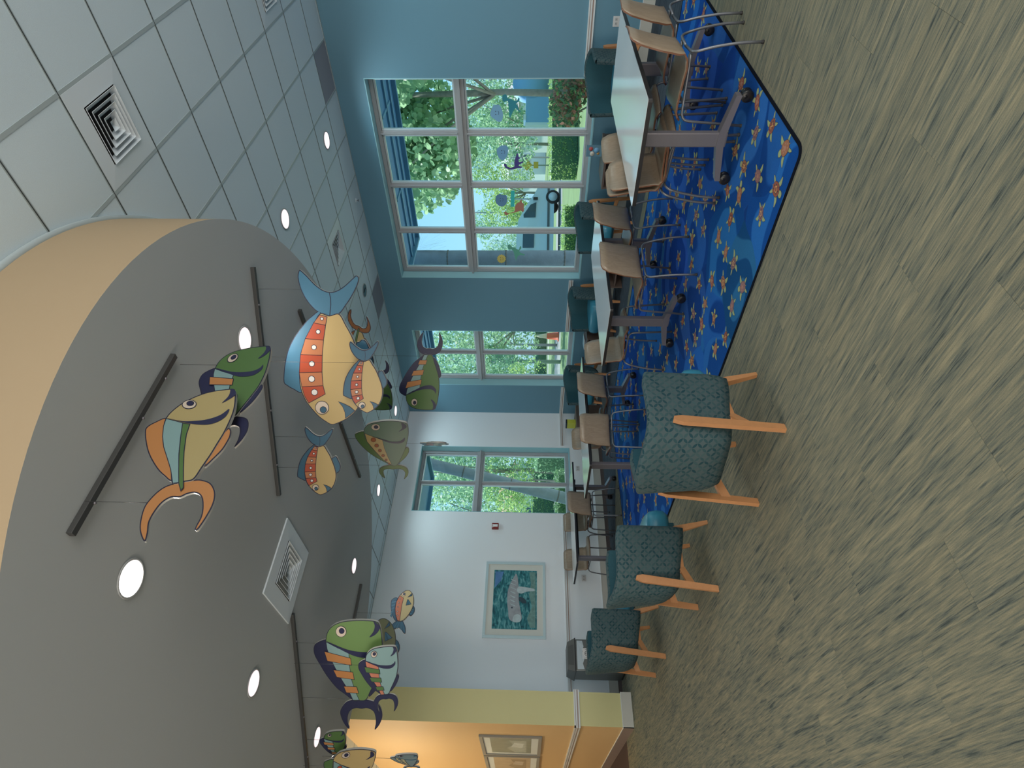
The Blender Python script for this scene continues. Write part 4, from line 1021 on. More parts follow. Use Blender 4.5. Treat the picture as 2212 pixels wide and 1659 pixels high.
def tpl_B():
    return dict(plates=[('tail_fin', S((415,1065),(350,1085),(310,1130),(293,1180),(308,1240),(335,1290),(366,1324),(372,1312),(360,1270),(360,1210),(382,1162),(430,1140),(480,1145),(530,1140),(580,1165),(600,1210),(605,1270),(596,1322),(604,1328),(640,1280),(662,1210),(647,1135),(605,1090),(520,1065)), 'TAIL'),
        ('dorsal_fin', S((190,558),(110,578),(76,615),(78,680),(120,760),(180,860),(260,960),(330,1015),(410,1068),(400,1000),(300,800),(230,640)), 'DORS'),
        ('anal_fin', S((650,800),(668,812),(672,850),(640,930),(600,990),(545,1040),(560,950),(620,850)), 'DORS'),
        ('body', S((600,405),(500,396),(400,398),(310,410),(240,440),(195,490),(178,560),(188,630),(215,710),(255,790),(310,890),(370,985),(405,1068),(460,1072),(520,1065),(560,990),(605,900),(642,810),(660,700),(660,600),(650,500),(632,432)), 'BODY')],
        marks=[([(182,572),(280,622),(375,662),(378,760),(393,880),(428,990),(462,1066),(408,1066),(372,985),(312,890),(257,790),(218,710),(190,630)], 'BAND', 1, 1, 'body')] +
        [(p, 'STR', 1, 2, 'body') for p in ([(166,650),(390,708),(397,768),(190,730)], [(240,805),(408,825),(420,888),(270,868)], [(328,945),(440,950),(457,1005),(350,1000)])] +
        [(spline([(182,565),(330,625),(430,650),(540,656),(595,635),(615,606),(617,655),(560,700),(470,700),(370,668)], 4), 'NAVY', 0, 2, 'body'),
         (spline([(582,405),(622,428),(637,462),(600,512),(548,534),(582,488),(594,440)], 3), 'NAVY', 0, 2, 'body'),
         (circ(310, 487, 44), 'eye', 1, 2, 'body'), (circ(316, 481, 22), 'navy', 1, 3, 'body')])
def tpl_C():
    return dict(plates=[('tail_fin', S((808,1075),(740,1100),(680,1150),(635,1210),(615,1285),(613,1350),(632,1405),(652,1420),(665,1370),(670,1310),(700,1250),(745,1195),(800,1165),(855,1167),(900,1150),(950,1145),(985,1168),(995,1220),(985,1290),(952,1350),(945,1372),(965,1372),(1020,1300),(1065,1220),(1077,1150),(1052,1090),(1000,1063),(945,1058)), 'FIN'),
        ('dorsal_fin', S((760,595),(680,618),(622,655),(612,700),(625,790),(650,870),(700,960),(750,1018),(805,1052),(820,900),(790,700)), 'FIN'),
        ('anal_fin', S((1180,705),(1203,718),(1200,755),(1185,790),(1140,860),(1080,920),(1015,975),(1040,900),(1110,790)), 'FIN'),
        ('body', S((1240,388),(1150,390),(1050,405),(950,440),(860,490),(790,550),(755,600),(740,660),(735,740),(745,820),(770,900),(795,980),(808,1075),(880,1072),(945,1060),(1000,985),(1060,900),(1110,820),(1160,740),(1210,640),(1240,560),(1255,480),(1257,412)), 'BODY')],
        marks=[([(760,604),(875,645),(860,760),(850,880),(850,980),(856,1075),(812,1078),(797,980),(773,900),(748,820),(738,740),(743,660)], 'BAND', 1, 1, 'body'),
         ([(875,648),(925,660),(900,740),(885,860),(880,980),(880,1112),(864,1130),(851,1080),(850,980),(852,880),(862,760)], 'STR', 1, 2, 'body'),
         (spline([(757,598),(870,632),(960,637),(1050,630),(1140,602),(1205,557),(1180,612),(1130,650),(1060,671),(990,668),(900,648)], 4), 'NAVY', 0, 3, 'body'),
         (spline([(1226,389),(1255,402),(1258,440),(1212,476),(1155,505),(1196,462),(1216,428)], 3), 'NAVY', 0, 2, 'body'),
         (circ(922, 500, 50, 36), 'eye', 1, 2, 'body'), (circ(930, 493, 25, 19), 'navy', 1, 3, 'body')])
def tpl_E():
    return dict(plates=[('tail_fin', S((755,1355),(700,1365),(668,1385),(664,1410),(685,1440),(707,1453),(698,1425),(699,1396),(730,1386),(762,1389),(800,1385),(830,1391),(849,1410),(848,1440),(843,1462),(868,1435),(873,1400),(850,1370),(792,1354)), 'FIN'),
        ('dorsal_fin', S((582,1142),(530,1149),(512,1165),(535,1210),(600,1275),(680,1325),(745,1352),(700,1280),(640,1200)), 'FIN'),
        ('anal_fin', S((858,1238),(873,1252),(868,1280),(842,1315),(798,1348),(815,1300),(845,1250)), 'FIN'),
        ('body', S((846,1088),(760,1076),(680,1080),(610,1095),(580,1120),(574,1150),(590,1200),(640,1262),(700,1322),(752,1357),(792,1357),(820,1310),(850,1240),(865,1170),(863,1120)), 'BODY')],
        marks=[([(580,1150),(640,1172),(695,1190),(706,1240),(730,1300),(757,1354),(700,1320),(642,1260),(592,1200)], 'BAND', 1, 1, 'body')] +
        [(circ(x, y, r, r * .8, 12), 'DOT', 1, 2, 'body') for x, y, r in ((635,1189,17),(655,1225,14),(676,1257,12),(697,1290,11),(717,1320,9),(737,1345,7))] +
        [(spline([(640,1170),(700,1186),(760,1200),(815,1195),(842,1175),(838,1200),(800,1212),(740,1207),(690,1190)], 4), 'NAVY', 0, 2, 'body'),
         (spline([(818,1087),(846,1098),(849,1117),(800,1140),(824,1118)], 3), 'NAVY', 0, 2, 'body'), (circ(653, 1112, 28, 19), 'eye', 1, 2, 'body'), (circ(656, 1111, 14, 10), 'navy', 1, 3, 'body')])
def tpl_F():
    m = []
    for q in range(5): m.append(([(776 - 9 * q, 232 + 26 * q), (740 - 4 * q, 240 + 30 * q), (738 - 1 * q, 252 + 30 * q), (774 - 8 * q, 244 + 27 * q)], 'blue2', 0, 1, 'dorsal_fin'))
    for a, b_ in (((790,415),(745,478)), ((805,412),(785,462)), ((818,412),(820,475)), ((826,415),(848,490))):
        m.append(([(a[0] - 3, a[1]), (b_[0] - 7, b_[1]), (b_[0] + 3, b_[1] + 3), (a[0] + 3, a[1])], 'blue2', 0, 1, 'tail_fin'))
    for q in range(3): m.append(([(906 - 6 * q, 300 + 18 * q), (926 - 6 * q, 306 + 18 * q), (923 - 6 * q, 314 + 18 * q), (903 - 6 * q, 308 + 18 * q)], 'blue2', 0, 1, 'anal_fin'))
    return dict(plates=[('tail_fin', S((785,400),(745,430),(720,470),(722,492),(745,482),(765,473),(790,461),(815,472),(838,503),(853,507),(856,462),(842,422),(826,402)), 'FIN'),
        ('dorsal_fin', S((785,205),(737,220),(728,270),(735,330),(755,385),(785,405),(790,300)), 'FIN'), ('anal_fin', S((915,270),(934,292),(930,330),(903,362),(885,350),(900,310)), 'FIN'),
        ('body', S((880,137),(845,148),(803,188),(775,240),(764,300),(768,350),(785,405),(828,406),(870,370),(910,310),(928,250),(926,190),(906,152)), 'BODY')],
        marks=m + [([(806,188),(840,208),(825,270),(815,340),(806,404),(787,402),(771,350),(768,300),(778,240)], 'BAND', 1, 1, 'body')] +
        [(circ(x, y, r, None, 10), 'white', 1, 2, 'body') for x, y, r in ((810,215,5),(799,250,5),(791,286,5),(787,326,5),(788,360,4))] +
        [(circ(840, 176, 17, 16), 'eye', 1, 2, 'body'), (circ(844, 174, 8), 'blue', 1, 3, 'body'), ([(914,165),(911,190),(875,202),(896,183)], 'blue', 1, 2, 'body'),
         ([(873,222),(882,224),(905,262),(860,273)], 'blue2', 1, 2, 'body'), ([(874,230),(879,230),(884,266),(872,268)], 'blue', 0, 3, 'body')])
TPL = dict(A=tpl_A(), B=tpl_B(), C=tpl_C(), E=tpl_E(), F=tpl_F())
def inset(poly, d):
    n = len(poly); out = []
    ar = sum(poly[i][0] * poly[(i + 1) % n][1] - poly[(i + 1) % n][0] * poly[i][1] for i in range(n)); sg = 1 if ar > 0 else -1
    for i in range(n):
        a, b_, c = Vector(poly[i - 1]), Vector(poly[i]), Vector(poly[(i + 1) % n])
        d1 = (b_ - a); d2 = (c - b_)
        if d1.length < 1e-6 or d2.length < 1e-6: out.append(tuple(b_)); continue
        d1.normalize(); d2.normalize()
        n1 = Vector((-d1.y, d1.x)) * sg; n2 = Vector((-d2.y, d2.x)) * sg; nn = n1 + n2
        if nn.length < .3: nn = n1
        nn.normalize(); k = max(.45, nn.dot(n1)); out.append(tuple(b_ + nn * d / k))
    return out
def tri(poly):
    from mathutils.geometry import tessellate_polygon
    return [tuple(t) for t in tessellate_polygon([[Vector((p[0], p[1], 0)) for p in poly]])]
def fish(t, P0, th, M, pal, label, wires, bar_z=3.43, lw=None, edge_t=.012):
    """M maps template (a,b) to (distance along the plate, height); the plate stands upright in the vertical plane through P0 at angle th"""
    tp = TPL[t]; D = Vector((math.cos(th), math.sin(th), 0)); N = Vector((math.sin(th), -math.cos(th), 0))
    bod = [q for q in tp['plates'] if q[0] == 'body'][0][1]
    ca = sum(p[0] for p in bod) / len(bod); cb = sum(p[1] for p in bod) / len(bod)
    def st(a, b): return (M[0][0] * a + M[1][0] * b + M[2][0], M[0][1] * a + M[1][1] * b + M[2][1])
    s0, z0 = st(ca, cb); O = Vector((P0[0], P0[1], 0)) + D * s0 + Vector((0, 0, z0))
    root = empty('hanging_fish', O); tag(root, label, 'fish sign', 'painted fish hanging from the ceiling')
    root.rotation_euler = (0, 0, 0)
    def W3(a, b, off): s, z = st(a, b); return D * (s - s0) + Vector((0, 0, z - z0)) + N * off
    sc = math.sqrt(abs(M[0][0] * M[1][1] - M[0][1] * M[1][0]))
    lw = lw or .0062 / sc
    parts = {}
    lay = {'tail_fin': .000, 'dorsal_fin': .0, 'anal_fin': .0, 'pelvic_fin': .0, 'body': .0045}
    for (nm, poly, col) in tp['plates']:
        mb = MB(); h = edge_t / 2 + lay[nm]; T3 = tri(poly); n = len(poly)
        col = pal.get(col, col)
        for sg in (1, -1):
            mb.add([W3(*p, sg * h) for p in poly], T3, fm('line'))
            pin = inset(poly, lw); mb.add([W3(*p, sg * (h + .0008)) for p in pin], tri(pin), fm(col))
        mb.add([W3(*p, h) for p in poly] + [W3(*p, -h) for p in poly], [(k, (k + 1) % n, n + (k + 1) % n, n + k) for k in range(n)], fm('edge'))
        parts[nm] = (mb, h)
    for (poly, col, ol, layer, host) in tp['marks']:
        mb, h = parts[host]; col = pal.get(col, col)
        if col is None: continue
        for sg in (1, -1):
            z = h + .0008 + .0009 * layer
            if ol:
                g_ = inset(poly, -lw * .35); mb.add([W3(*p, sg * z) for p in g_], tri(g_), fm('line')); pin = inset(poly, lw * .35)
                mb.add([W3(*p, sg * (z + .0004)) for p in pin], tri(pin), fm(col))
            else: mb.add([W3(*p, sg * z) for p in poly], tri(poly), fm(col))
    for nm, (mb, h) in parts.items(): mb.build(nm, root, recalc=False)
    # suspension wires straight up from the plate's upper outline
    allp = [st(*p) for _, poly, _ in tp['plates'] for p in poly]
    smin, smax = min(p[0] for p in allp), max(p[0] for p in allp)
    for w in wires:
        s = smin + (smax - smin) * w
        near = [p[1] for p in allp if abs(p[0] - s) < (smax - smin) * .05]
        if not near: continue
        zt = max(near) - .01
        wb = MB(); q = D * (s - s0); wb.tube([q + Vector((0, 0, zt - z0)), q + Vector((0, 0, bar_z - z0))], .0013, WIRE_MAT, 5); wb.build('wire', root)
    return root
B1_, B2_, B3_, B4_ = 0.0, 2.135, PI / 2, 2.168
def hbar(a, b_, z, lab):
    A, B = Vector((*a, 0)), Vector((*b_, 0)); c = (A + B) / 2; ang = math.atan2((B - A).y, (B - A).x)
    root = empty('hanging_bar', (c.x, c.y, z), ang); tag(root, lab, 'ceiling bar', 'dark bars fixed under the soffit')
    m = MB(); m.box((0, 0, -.014), ((B - A).length, .032, .028), BAR_MAT, bevel=.003); m.build('rail', root)
    for k in (-.35, .1, .35):
        m = MB(); m.lathe([(.004, -.028), (.008, -.030), (.008, -.036), (.003, -.038)], GREY_METAL, 8, ((B - A).length * k, .012, 0)); m.build('eye_bolt', root)
hbar((1.16, 2.312), (2.256, 2.303), ZS - .001, 'dark bar in the soffit nearest the camera, slanting past the yellow and orange fish')
hbar((3.376, 2.529), (2.412, 4.051), ZS - .001, 'long dark bar that the largest yellow fish hangs from')
hbar((3.80, 3.30), (3.76, 5.86), ZS - .001, 'dark bar partly hidden behind the largest fish, over the teal and yellow fish')
hbar((1.817, 4.989), (.84, 6.43), ZS - .001, 'long dark bar that the big green striped fish hangs from')
hbar((2.854, 6.813), (2.20, 6.84), ZS - .001, 'short dark bar near the far rim of the soffit')
PA = dict(TAIL='blue2', DORS='blue2', PELV='blue', BODY='yel', S1='org', S2='red')
PA2 = dict(TAIL='blue', DORS='blue', PELV='blue', BODY='yel', S1='org', S2='red')
PB = dict(TAIL='navy', DORS='navy', BODY='green2', BAND='pale', STR='orange', NAVY='navy')
PBg = dict(PB, BODY='green'); PD = dict(TAIL='navy', DORS='navy', BODY='pale', BAND='salmon', STR='green', NAVY='navy')
PC = dict(FIN='orange', BODY='yel2', BAND='pale', STR='green', NAVY='navy'); PG = dict(PC, FIN='brown')
PE = dict(FIN='green', BODY='teal', BAND='yel', DOT='dots', NAVY='navy'); PE2 = dict(FIN='silver', BODY='silver', BAND='cream', DOT='silver', NAVY='blue')
PC2 = dict(FIN='green', BODY='yel', BAND='pale', DOT='red', NAVY='navy')
PF = dict(FIN='blue', BODY='cream', BAND='salmon'); PF2 = dict(FIN='blue', BODY='olive', BAND='olive')
fish('A', (3.376, 2.529), B2_, [[8e-06, -0.001125], [0.001147, 9.6e-05], [-0.074029, 3.269326]], PA, 'largest yellow fish with orange squares and blue fins, diving head down', (.12, .55))
fish('A', (3.316, 2.479), B2_, [[-5.8e-05, -0.000547], [0.000546, 2.6e-05], [0.496406, 2.833038]], PA2, 'small yellow fish with orange squares overlapping the largest fish', (.3,))
fish('A', (3.376, 2.529), B2_, [[-2e-05, -0.000571], [0.000567, 5.2e-05], [1.171834, 3.256654]], PA2, 'small yellow fish with orange squares hanging alone against the soffit', (.15, .6))
fish('B', (1.817, 4.989), B4_, [[-3.2e-05, -0.001027], [0.001207, 6.7e-05], [-0.425465, 3.318049]], PB, 'big green fish with three orange bars and navy fins', (.22, .72))
fish('B', (1.75, 4.92), B4_, [[-7.6e-05, -0.000587], [0.000711, 3.1e-05], [-0.009779, 2.897014]], PD, 'pale blue fish with green and salmon bars in front of the big green fish', (.3,), 3.43)
fish('B', (1.817, 4.989), B4_, [[-5.6e-05, -0.000418], [0.000409, 1.1e-05], [1.049164, 3.332299]], PBg, 'small dark green fish with orange bars next to a round light at the frame edge', (.3,))
fish('B', (0, 2.36), B1_, [[0.000142, -0.000603], [-0.000775, -6e-05], [2.617885, 3.353254]], PBg, 'green fish with navy fins peeking out behind the yellow and orange fish', (.8,))
fish('C', (0, 2.27), B1_, [[6.8e-05, -0.0007], [-0.000796, -0.000329], [2.198977, 3.988856]], PC, 'yellow fish with orange fins and a green stripe, closest to the camera', (.22,))
fish('B', (4.3, 5.6), B2_, [[4e-05, -0.000809], [-0.001013, -0.000106], [0.146717, 3.123773]], PBg, 'green fish with navy fins and orange bars, head down in front of the window', (.3, .7), 4.08)
fish('E', (3.77, 4.0), B3_, [[-4.4e-05, -0.001663], [0.00294, 0.000487], [-2.353917, 3.618039]], PE, 'teal fish with green fins and a yellow dotted band', (.3, .75))
fish('E', (1.3, 6.3), B4_, [[-3.8e-05, -0.000772], [0.000506, -4e-05], [-0.14911, 3.20063]], PE2, 'small silvery grey fish in front of the orange hallway wall', (.35,))
fish('E', (1.75, 4.9), B4_, [[-2.6e-05, -0.001276], [0.001833, 0.000544], [-0.652718, 3.260458]], PC2, 'yellow fish with green fin and red dot, cut off by the frame', (.3,))
fish('F', (2.65, 6.815), PI, [[-3.1e-05, -0.001367], [0.001351, -0.00021], [-0.300794, 4.095362]], PF, 'small cream fish with a red band and striped blue fins', (.55,))
fish('F', (2.65, 6.5), PI, [[-0.000438, -0.001794], [0.00174, -0.000782], [0.455985, 4.721082]], PF2, 'grey-green fish with striped fins half hidden by the big green fish', (.3,))
fish('C', (3.6, 4.6), B2_, [[0.00015, -0.0005], [-0.0005, -0.00015], [-0.526, 3.694]], PG, 'fish with a brown tail, almost hidden behind the largest fish', (.5,), 3.43)
fish('B', (4.4, 5.9), B2_, [[-3e-05, -0.00068], [-0.00068, 3e-05], [-0.060, 3.575]], PBg, 'green fish with a navy tail peeking out below the small yellow fish', (.5,), 4.08)
fish('F', (4.645, 6.39), 1.02, [[0, -0.0018], [0.0018, 0], [-0.54, 4.215]], PF, 'cream and red fish seen almost edge-on beside the right window of the back wall', (.5,), 4.08)

# ------------------------------------------------------------------ OUTDOORS
GRASS = mat('lawn', (0.13, 0.20, 0.085), .95, noise=(1.2, .35), bump=(30, .3))
g = MB(); g.bx(XW + .3, 160, -70, 160, -.5, -.12, GRASS); g.bx(-60, XW + .3, 14.3, 160, -.5, -.12, GRASS); g.bx(2.3, XW + .3, YB + .3, 14.3, -.5, -.12, GRASS)
lawn = struct(g.build('ground'))
def strip(name, a, b_, w, z, m):
    A, B = Vector((*a, 0)), Vector((*b_, 0)); d = (B - A).normalized(); n = Vector((-d.y, d.x, 0)) * w / 2
    q = MB(); q.add([A - n + Vector((0, 0, z)), B - n + Vector((0, 0, z)), B + n + Vector((0, 0, z)), A + n + Vector((0, 0, z))], [(0, 1, 2, 3)], m); o = q.build(name); 
    for p in o.data.polygons:
        if p.normal.z < 0: p.flip()
    return struct(o)
ASPH = mat('asphalt', (.20, .21, .22), .9, noise=(3, .15)); CONC = mat('concrete_walk', (.42, .42, .41), .9, noise=(2, .08))
VD = Vector((-.743, .669))      # across the view
strip('road', (30.4 + 60, 18.0 - 54), (30.4 - 45, 18.0 + 40.5), 7.0, -.115, ASPH)
strip('path', (46 + 50, 27 - 45), (46 - 50, 27 + 45), 2.0, -.112, CONC)
strip('bounce_slab', (10.9, -12), (10.9, 22), 4.6, -.112, mat('bounce_slab_pale', (.74, .73, .68), .9, noise=(2, .06)))  # added pale slab, hidden from view, bounces sunlight up to the ceiling

def leafmat(name, c1, c2):
    if name in MATS: return MATS[name]
    m = bpy.data.materials.new(name); m.use_nodes = True; n, l = nt(m); b = n['Principled BSDF']
    g = n.new('ShaderNodeNewGeometry'); t = n.new('ShaderNodeTexNoise'); t.inputs['Scale'].default_value = 3.1; t.inputs['Detail'].default_value = 4
    l.new(g.outputs['Position'], t.inputs['Vector'])
    f = math_n(n, l, 'ADD', math_n(n, l, 'MULTIPLY', g.outputs['Random Per Island'], .7), math_n(n, l, 'MULTIPLY', t.outputs['Fac'], .45))
    c = mixc(n, l, f, c1, c2); l.new(c, b.inputs['Base Color']); b.inputs['Roughness'].default_value = .5
    tr = n.new('ShaderNodeBsdfTranslucent'); l.new(c, tr.inputs[0]); mx = n.new('ShaderNodeMixShader'); mx.inputs[0].default_value = .45
    l.new(b.outputs[0], mx.inputs[1]); l.new(tr.outputs[0], mx.inputs[2]); l.new(mx.outputs[0], n['Material Output'].inputs[0])
    MATS[name] = m; return m
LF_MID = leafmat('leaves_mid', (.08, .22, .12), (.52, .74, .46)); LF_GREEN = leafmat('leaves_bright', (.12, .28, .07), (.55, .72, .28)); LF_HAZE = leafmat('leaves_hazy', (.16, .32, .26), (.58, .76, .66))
LF_DARK = leafmat('leaves_dark', (.05, .13, .07), (.22, .38, .18)); LF_RED = leafmat('leaves_croton', (.07, .10, .05), (.72, .30, .22)); BARK = mat('bark', (.30, .28, .25), .9, noise=(9, .4), bump=(20, .6))
def leaf_cloud(mb, n, shape, size, m, rnd, hexa=False):
    for _ in range(n):
        p = shape(rnd); s = size * rnd.uniform(.6, 1.3)
        a = Vector((rnd.gauss(0, 1), rnd.gauss(0, 1), rnd.gauss(0, 1))).normalized(); b_ = a.cross(Vector((rnd.gauss(0, 1), rnd.gauss(0, 1), rnd.gauss(0, 1)))).normalized()
        if hexa: mb.add([p + (a * math.cos(k * PI / 3) + b_ * math.sin(k * PI / 3)) * s * .5 for k in range(6)], [(0, 1, 2, 3, 4, 5)], m)
        else: mb.add([p - a * s * .5, p + b_ * s * .24, p + a * s * .5, p - b_ * s * .24], [(0, 1, 2, 3)], m)
def blobs(c, r, rnd, n=9, k=.45):
    C_ = [(Vector(c), 1.0)]
    L = []
    for _ in range(n):
        d = Vector((rnd.gauss(0, 1), rnd.gauss(0, 1), rnd.gauss(0, 1))).normalized()
        L.append((Vector((c[0] + d.x * r[0] * .65, c[1] + d.y * r[1] * .65, c[2] + d.z * r[2] * .65)), rnd.uniform(.3, .55)))
    def f(rd):
        q, s = rd.choice(L); d = Vector((rd.gauss(0, 1), rd.gauss(0, 1), rd.gauss(0, 1))).normalized() * rd.uniform(.6, 1) ** .5
        return Vector((q.x + d.x * r[0] * s, q.y + d.y * r[1] * s, q.z + d.z * r[2] * s))
    return f, L
def tree(name, base, h, r, m, n, size, label, seed, hexa=False, group='trees outside the windows', cz=None):
    rnd = random.Random(seed); root = empty(name, (base[0], base[1], -.12)); tag(root, label, 'tree', group)
    c = (0, 0, cz if cz else h - r[2] * .9)
    f, L = blobs(c, r, rnd)
    t = MB(); t.tube([(0, 0, 0), (.05 * r[0], 0, c[2] * .5), (0, 0, c[2])], [.016 * h, .009 * h], BARK, 8)
    for q, s in L[:6]: t.tube([(0, 0, c[2] * .55), (q * .5 + Vector((0, 0, c[2] * .3))), q], [.007 * h, .003 * h], BARK, 5)
    t.build('trunk', root)
    mb = MB(); leaf_cloud(mb, n, f, size, m, rnd, hexa); stuff(mb.build('foliage', root, recalc=False))
    return root
tree('sea_grape_tree', (14.9, 5.9), 6.4, (3.1, 2.4, 2.9), LF_MID, 9500, .17, 'broad-leaved tree close outside the near end of the big window', 1, True, cz=4.6)
def at_depth(x, y, d, z=-.12):
    v = RZ * d + RX * ((x - 1106) / 1260 * d) + RY * ((y - 829.5) / 1260 * d); return (v.x, v.y)
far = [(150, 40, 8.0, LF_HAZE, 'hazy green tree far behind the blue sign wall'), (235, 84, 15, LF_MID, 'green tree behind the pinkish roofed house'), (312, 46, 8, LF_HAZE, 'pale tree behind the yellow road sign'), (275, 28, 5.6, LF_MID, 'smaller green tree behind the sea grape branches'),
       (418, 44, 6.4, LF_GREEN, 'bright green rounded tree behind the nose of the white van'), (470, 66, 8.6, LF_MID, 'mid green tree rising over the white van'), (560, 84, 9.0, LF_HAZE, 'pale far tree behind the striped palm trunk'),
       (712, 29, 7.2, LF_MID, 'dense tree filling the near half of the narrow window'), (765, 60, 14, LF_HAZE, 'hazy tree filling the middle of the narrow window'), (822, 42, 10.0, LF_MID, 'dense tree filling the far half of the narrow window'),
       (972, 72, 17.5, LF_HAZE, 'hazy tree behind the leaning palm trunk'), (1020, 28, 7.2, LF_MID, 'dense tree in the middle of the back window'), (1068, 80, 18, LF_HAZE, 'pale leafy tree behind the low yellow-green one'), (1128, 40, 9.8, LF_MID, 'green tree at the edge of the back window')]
for i, (y, d, h, m, lab) in enumerate(far):
    x, yy = at_depth(1145, y, d); tree('leafy_tree', (x, yy), h, (h * .40, h * .40, h * .46), m, 5200, .021 * h + .05, lab, 20 + i)
x, y = at_depth(1140, 1040, 24); tree('leafy_tree', (x, y), 3.3, (1.7, 1.5, 1.2), LF_GREEN, 2200, .12, 'bright yellow-green tree low in the back window', 61)
x, y = at_depth(1140, 820, 22); tree('leafy_tree', (x, y), 2.4, (.8, .8, .8), LF_GREEN, 900, .10, 'small bright green tree low in the narrow window', 62)

def hedge(a, b_, w, h, m, lab, seed, n=2600, size=.07):
    rnd = random.Random(seed); A, B = Vector((*a, 0)), Vector((*b_, 0)); L = (B - A).length; c = (A + B) / 2; ang = math.atan2((B - A).y, (B - A).x)
    root = empty('clipped_hedge', (c.x, c.y, -.12), ang); tag(root, lab, 'hedge', 'hedges outside the windows')
    k = MB(); k.box((0, 0, h * .48), (L * .97, w * .9, h * .93), mat('hedge_core', (.07, .15, .08), .9)); k.build('branches', root)
    def f(r):
        s = r.random(); x = r.uniform(-L / 2, L / 2); yy = r.uniform(-w / 2, w / 2); z = r.uniform(0, h)
        if s < .3: z = h + r.gauss(0, .03)
        elif s < .8: yy = (w / 2 if r.random() < .5 else -w / 2) + r.gauss(0, .03)
        else: x = (L / 2 if r.random() < .5 else -L / 2) + r.gauss(0, .03)
        return Vector((x, yy, z))
    q = MB(); leaf_cloud(q, n, f, size, m, rnd); stuff(q.build('foliage', root, recalc=False)); return root
hedge(at_depth(1241, 150, 21.5), at_depth(1241, 376, 20.5), 1.0, .95, LF_GREEN, 'clipped hedge running below the big blue sign wall', 1, 3400)
hedge(at_depth(1243, 455, 19), at_depth(1243, 600, 19), 1.2, .55, LF_GREEN, 'low bushy hedge in front of the white van', 2, 3000)
hedge(at_depth(1175, 690, 58), at_depth(1175, 860, 58), 1.4, 1.1, LF_DARK, 'dark hedge across the narrow window', 3, 2400, .09)
hedge(at_depth(1222, 960, 22), at_depth(1222, 1015, 22), 1.3, 1.3, LF_MID, 'dark clipped hedge low in the back window, near side', 4, 2200)
hedge(at_depth(1180, 1020, 36), at_depth(1180, 1130, 36), 1.2, 1.35, LF_GREEN, 'bright clipped hedge across the back window', 5, 2600, .09)
hedge(at_depth(1240, 1020, 17), at_depth(1240, 1130, 17), .9, .75, LF_DARK, 'dark low hedge at the foot of the back window', 6, 2200)
# croton bush
rnd = random.Random(3); cx_, cy_ = at_depth(1262, 215, 13.5)
rt = empty('croton_bush', (cx_, cy_, -.12)); tag(rt, 'red and yellow leaved croton bush close outside the big window', 'bush')
st = MB()
for k in range(9):
    a = rnd.uniform(0, 2 * PI); st.tube([(0, 0, 0), (.25 * math.cos(a), .25 * math.sin(a), .45), (.45 * math.cos(a), .45 * math.sin(a), rnd.uniform(.6, .95))], [.016, .008], BARK, 5)
st.build('stem', rt)
f, L = blobs((0, 0, .72), (.75, .75, .45), rnd, 12); q = MB(); leaf_cloud(q, 520, f, .15, LF_RED, rnd); leaf_cloud(q, 420, f, .15, LF_DARK, rnd); leaf_cloud(q, 160, f, .13, LF_GREEN, rnd); stuff(q.build('foliage', rt, recalc=False))
# palms
def palm(a, b_, r, lab, seed, dead=False):
    rnd = random.Random(seed); A, B = Vector(a), Vector(b_); root = empty('palm_tree', A); tag(root, lab, 'palm', 'palm trunks outside the windows')
    PALM = mat('palm_bark', (.19, .23, .28), .85, noise=(6, .25), bump=(25, .5)); n = 22
    pts = [ (B - A) * (k / n) + Vector((0, 0, 0)) for k in range(n + 1)]
    t = MB(); P = []; rs = []
    for k, p in enumerate(pts):
        P.append(p); rs.append(r * (1.0 - .22 * k / n) * (1 + (.02 if k % 2 else 0)))
    t.tube(P, rs, PALM, 14); t.build('trunk', root)
    d = (B - A).normalized(); rot = d.to_track_quat('Z', 'Y').to_matrix()
    for k in range(2, n, 3):
        m = MB(); m.lathe([(rs[k] * 1.0, -.018), (rs[k] * 1.05, 0), (rs[k] * 1.0, .018)], mat('palm_ring', (.12, .12, .12), .9), 14, pts[k], rot); m.build('leaf_scar', root)
    fr = MB(); top = B - A
    for k in range(16):
        a_ = 2 * PI * k / 16; o = Vector((math.cos(a_), math.sin(a_), 0))
        prev = top
        for s in range(1, 9):
            q_ = top + o * (.35 * s) + Vector((0, 0, .25 * s - .055 * s * s)); side = Vector((-o.y, o.x, 0))
            for sg in (-1, 1): fr.add([prev, q_, q_ + side * sg * .5 + Vector((0, 0, -.28))], [(0, 1, 2)], LF_MID)
            prev = q_
    stuff(fr.build('fronds', root, recalc=False))
    if dead:
        m = MB()
        for k in range(46):
            s0 = Vector((.0, -.14, 4.15)) ; e = s0 + Vector((rnd.uniform(-.05, .35), rnd.uniform(-.55, -.05), rnd.uniform(-.75, -.15)))
            w = Vector((.008, .004, 0)); m.add([s0 + Vector((rnd.uniform(-.1, .1), rnd.uniform(-.1, .1), 0)), e - w, e + w], [(0, 1, 2)], mat('dead_frond', (.10, .09, .10), .9))
        stuff(m.build('dead_frond', root, recalc=False))
    return root
palm((10.62, 7.70, -.12), (10.46, 7.59, 9.2), .205, 'thick grey ringed palm trunk at the far end of the big window', 4, True)
palm((7.78, 13.22, -.12), (9.24, 11.64, 8.8), .155, 'leaning grey ringed palm trunk crossing the back window', 5)

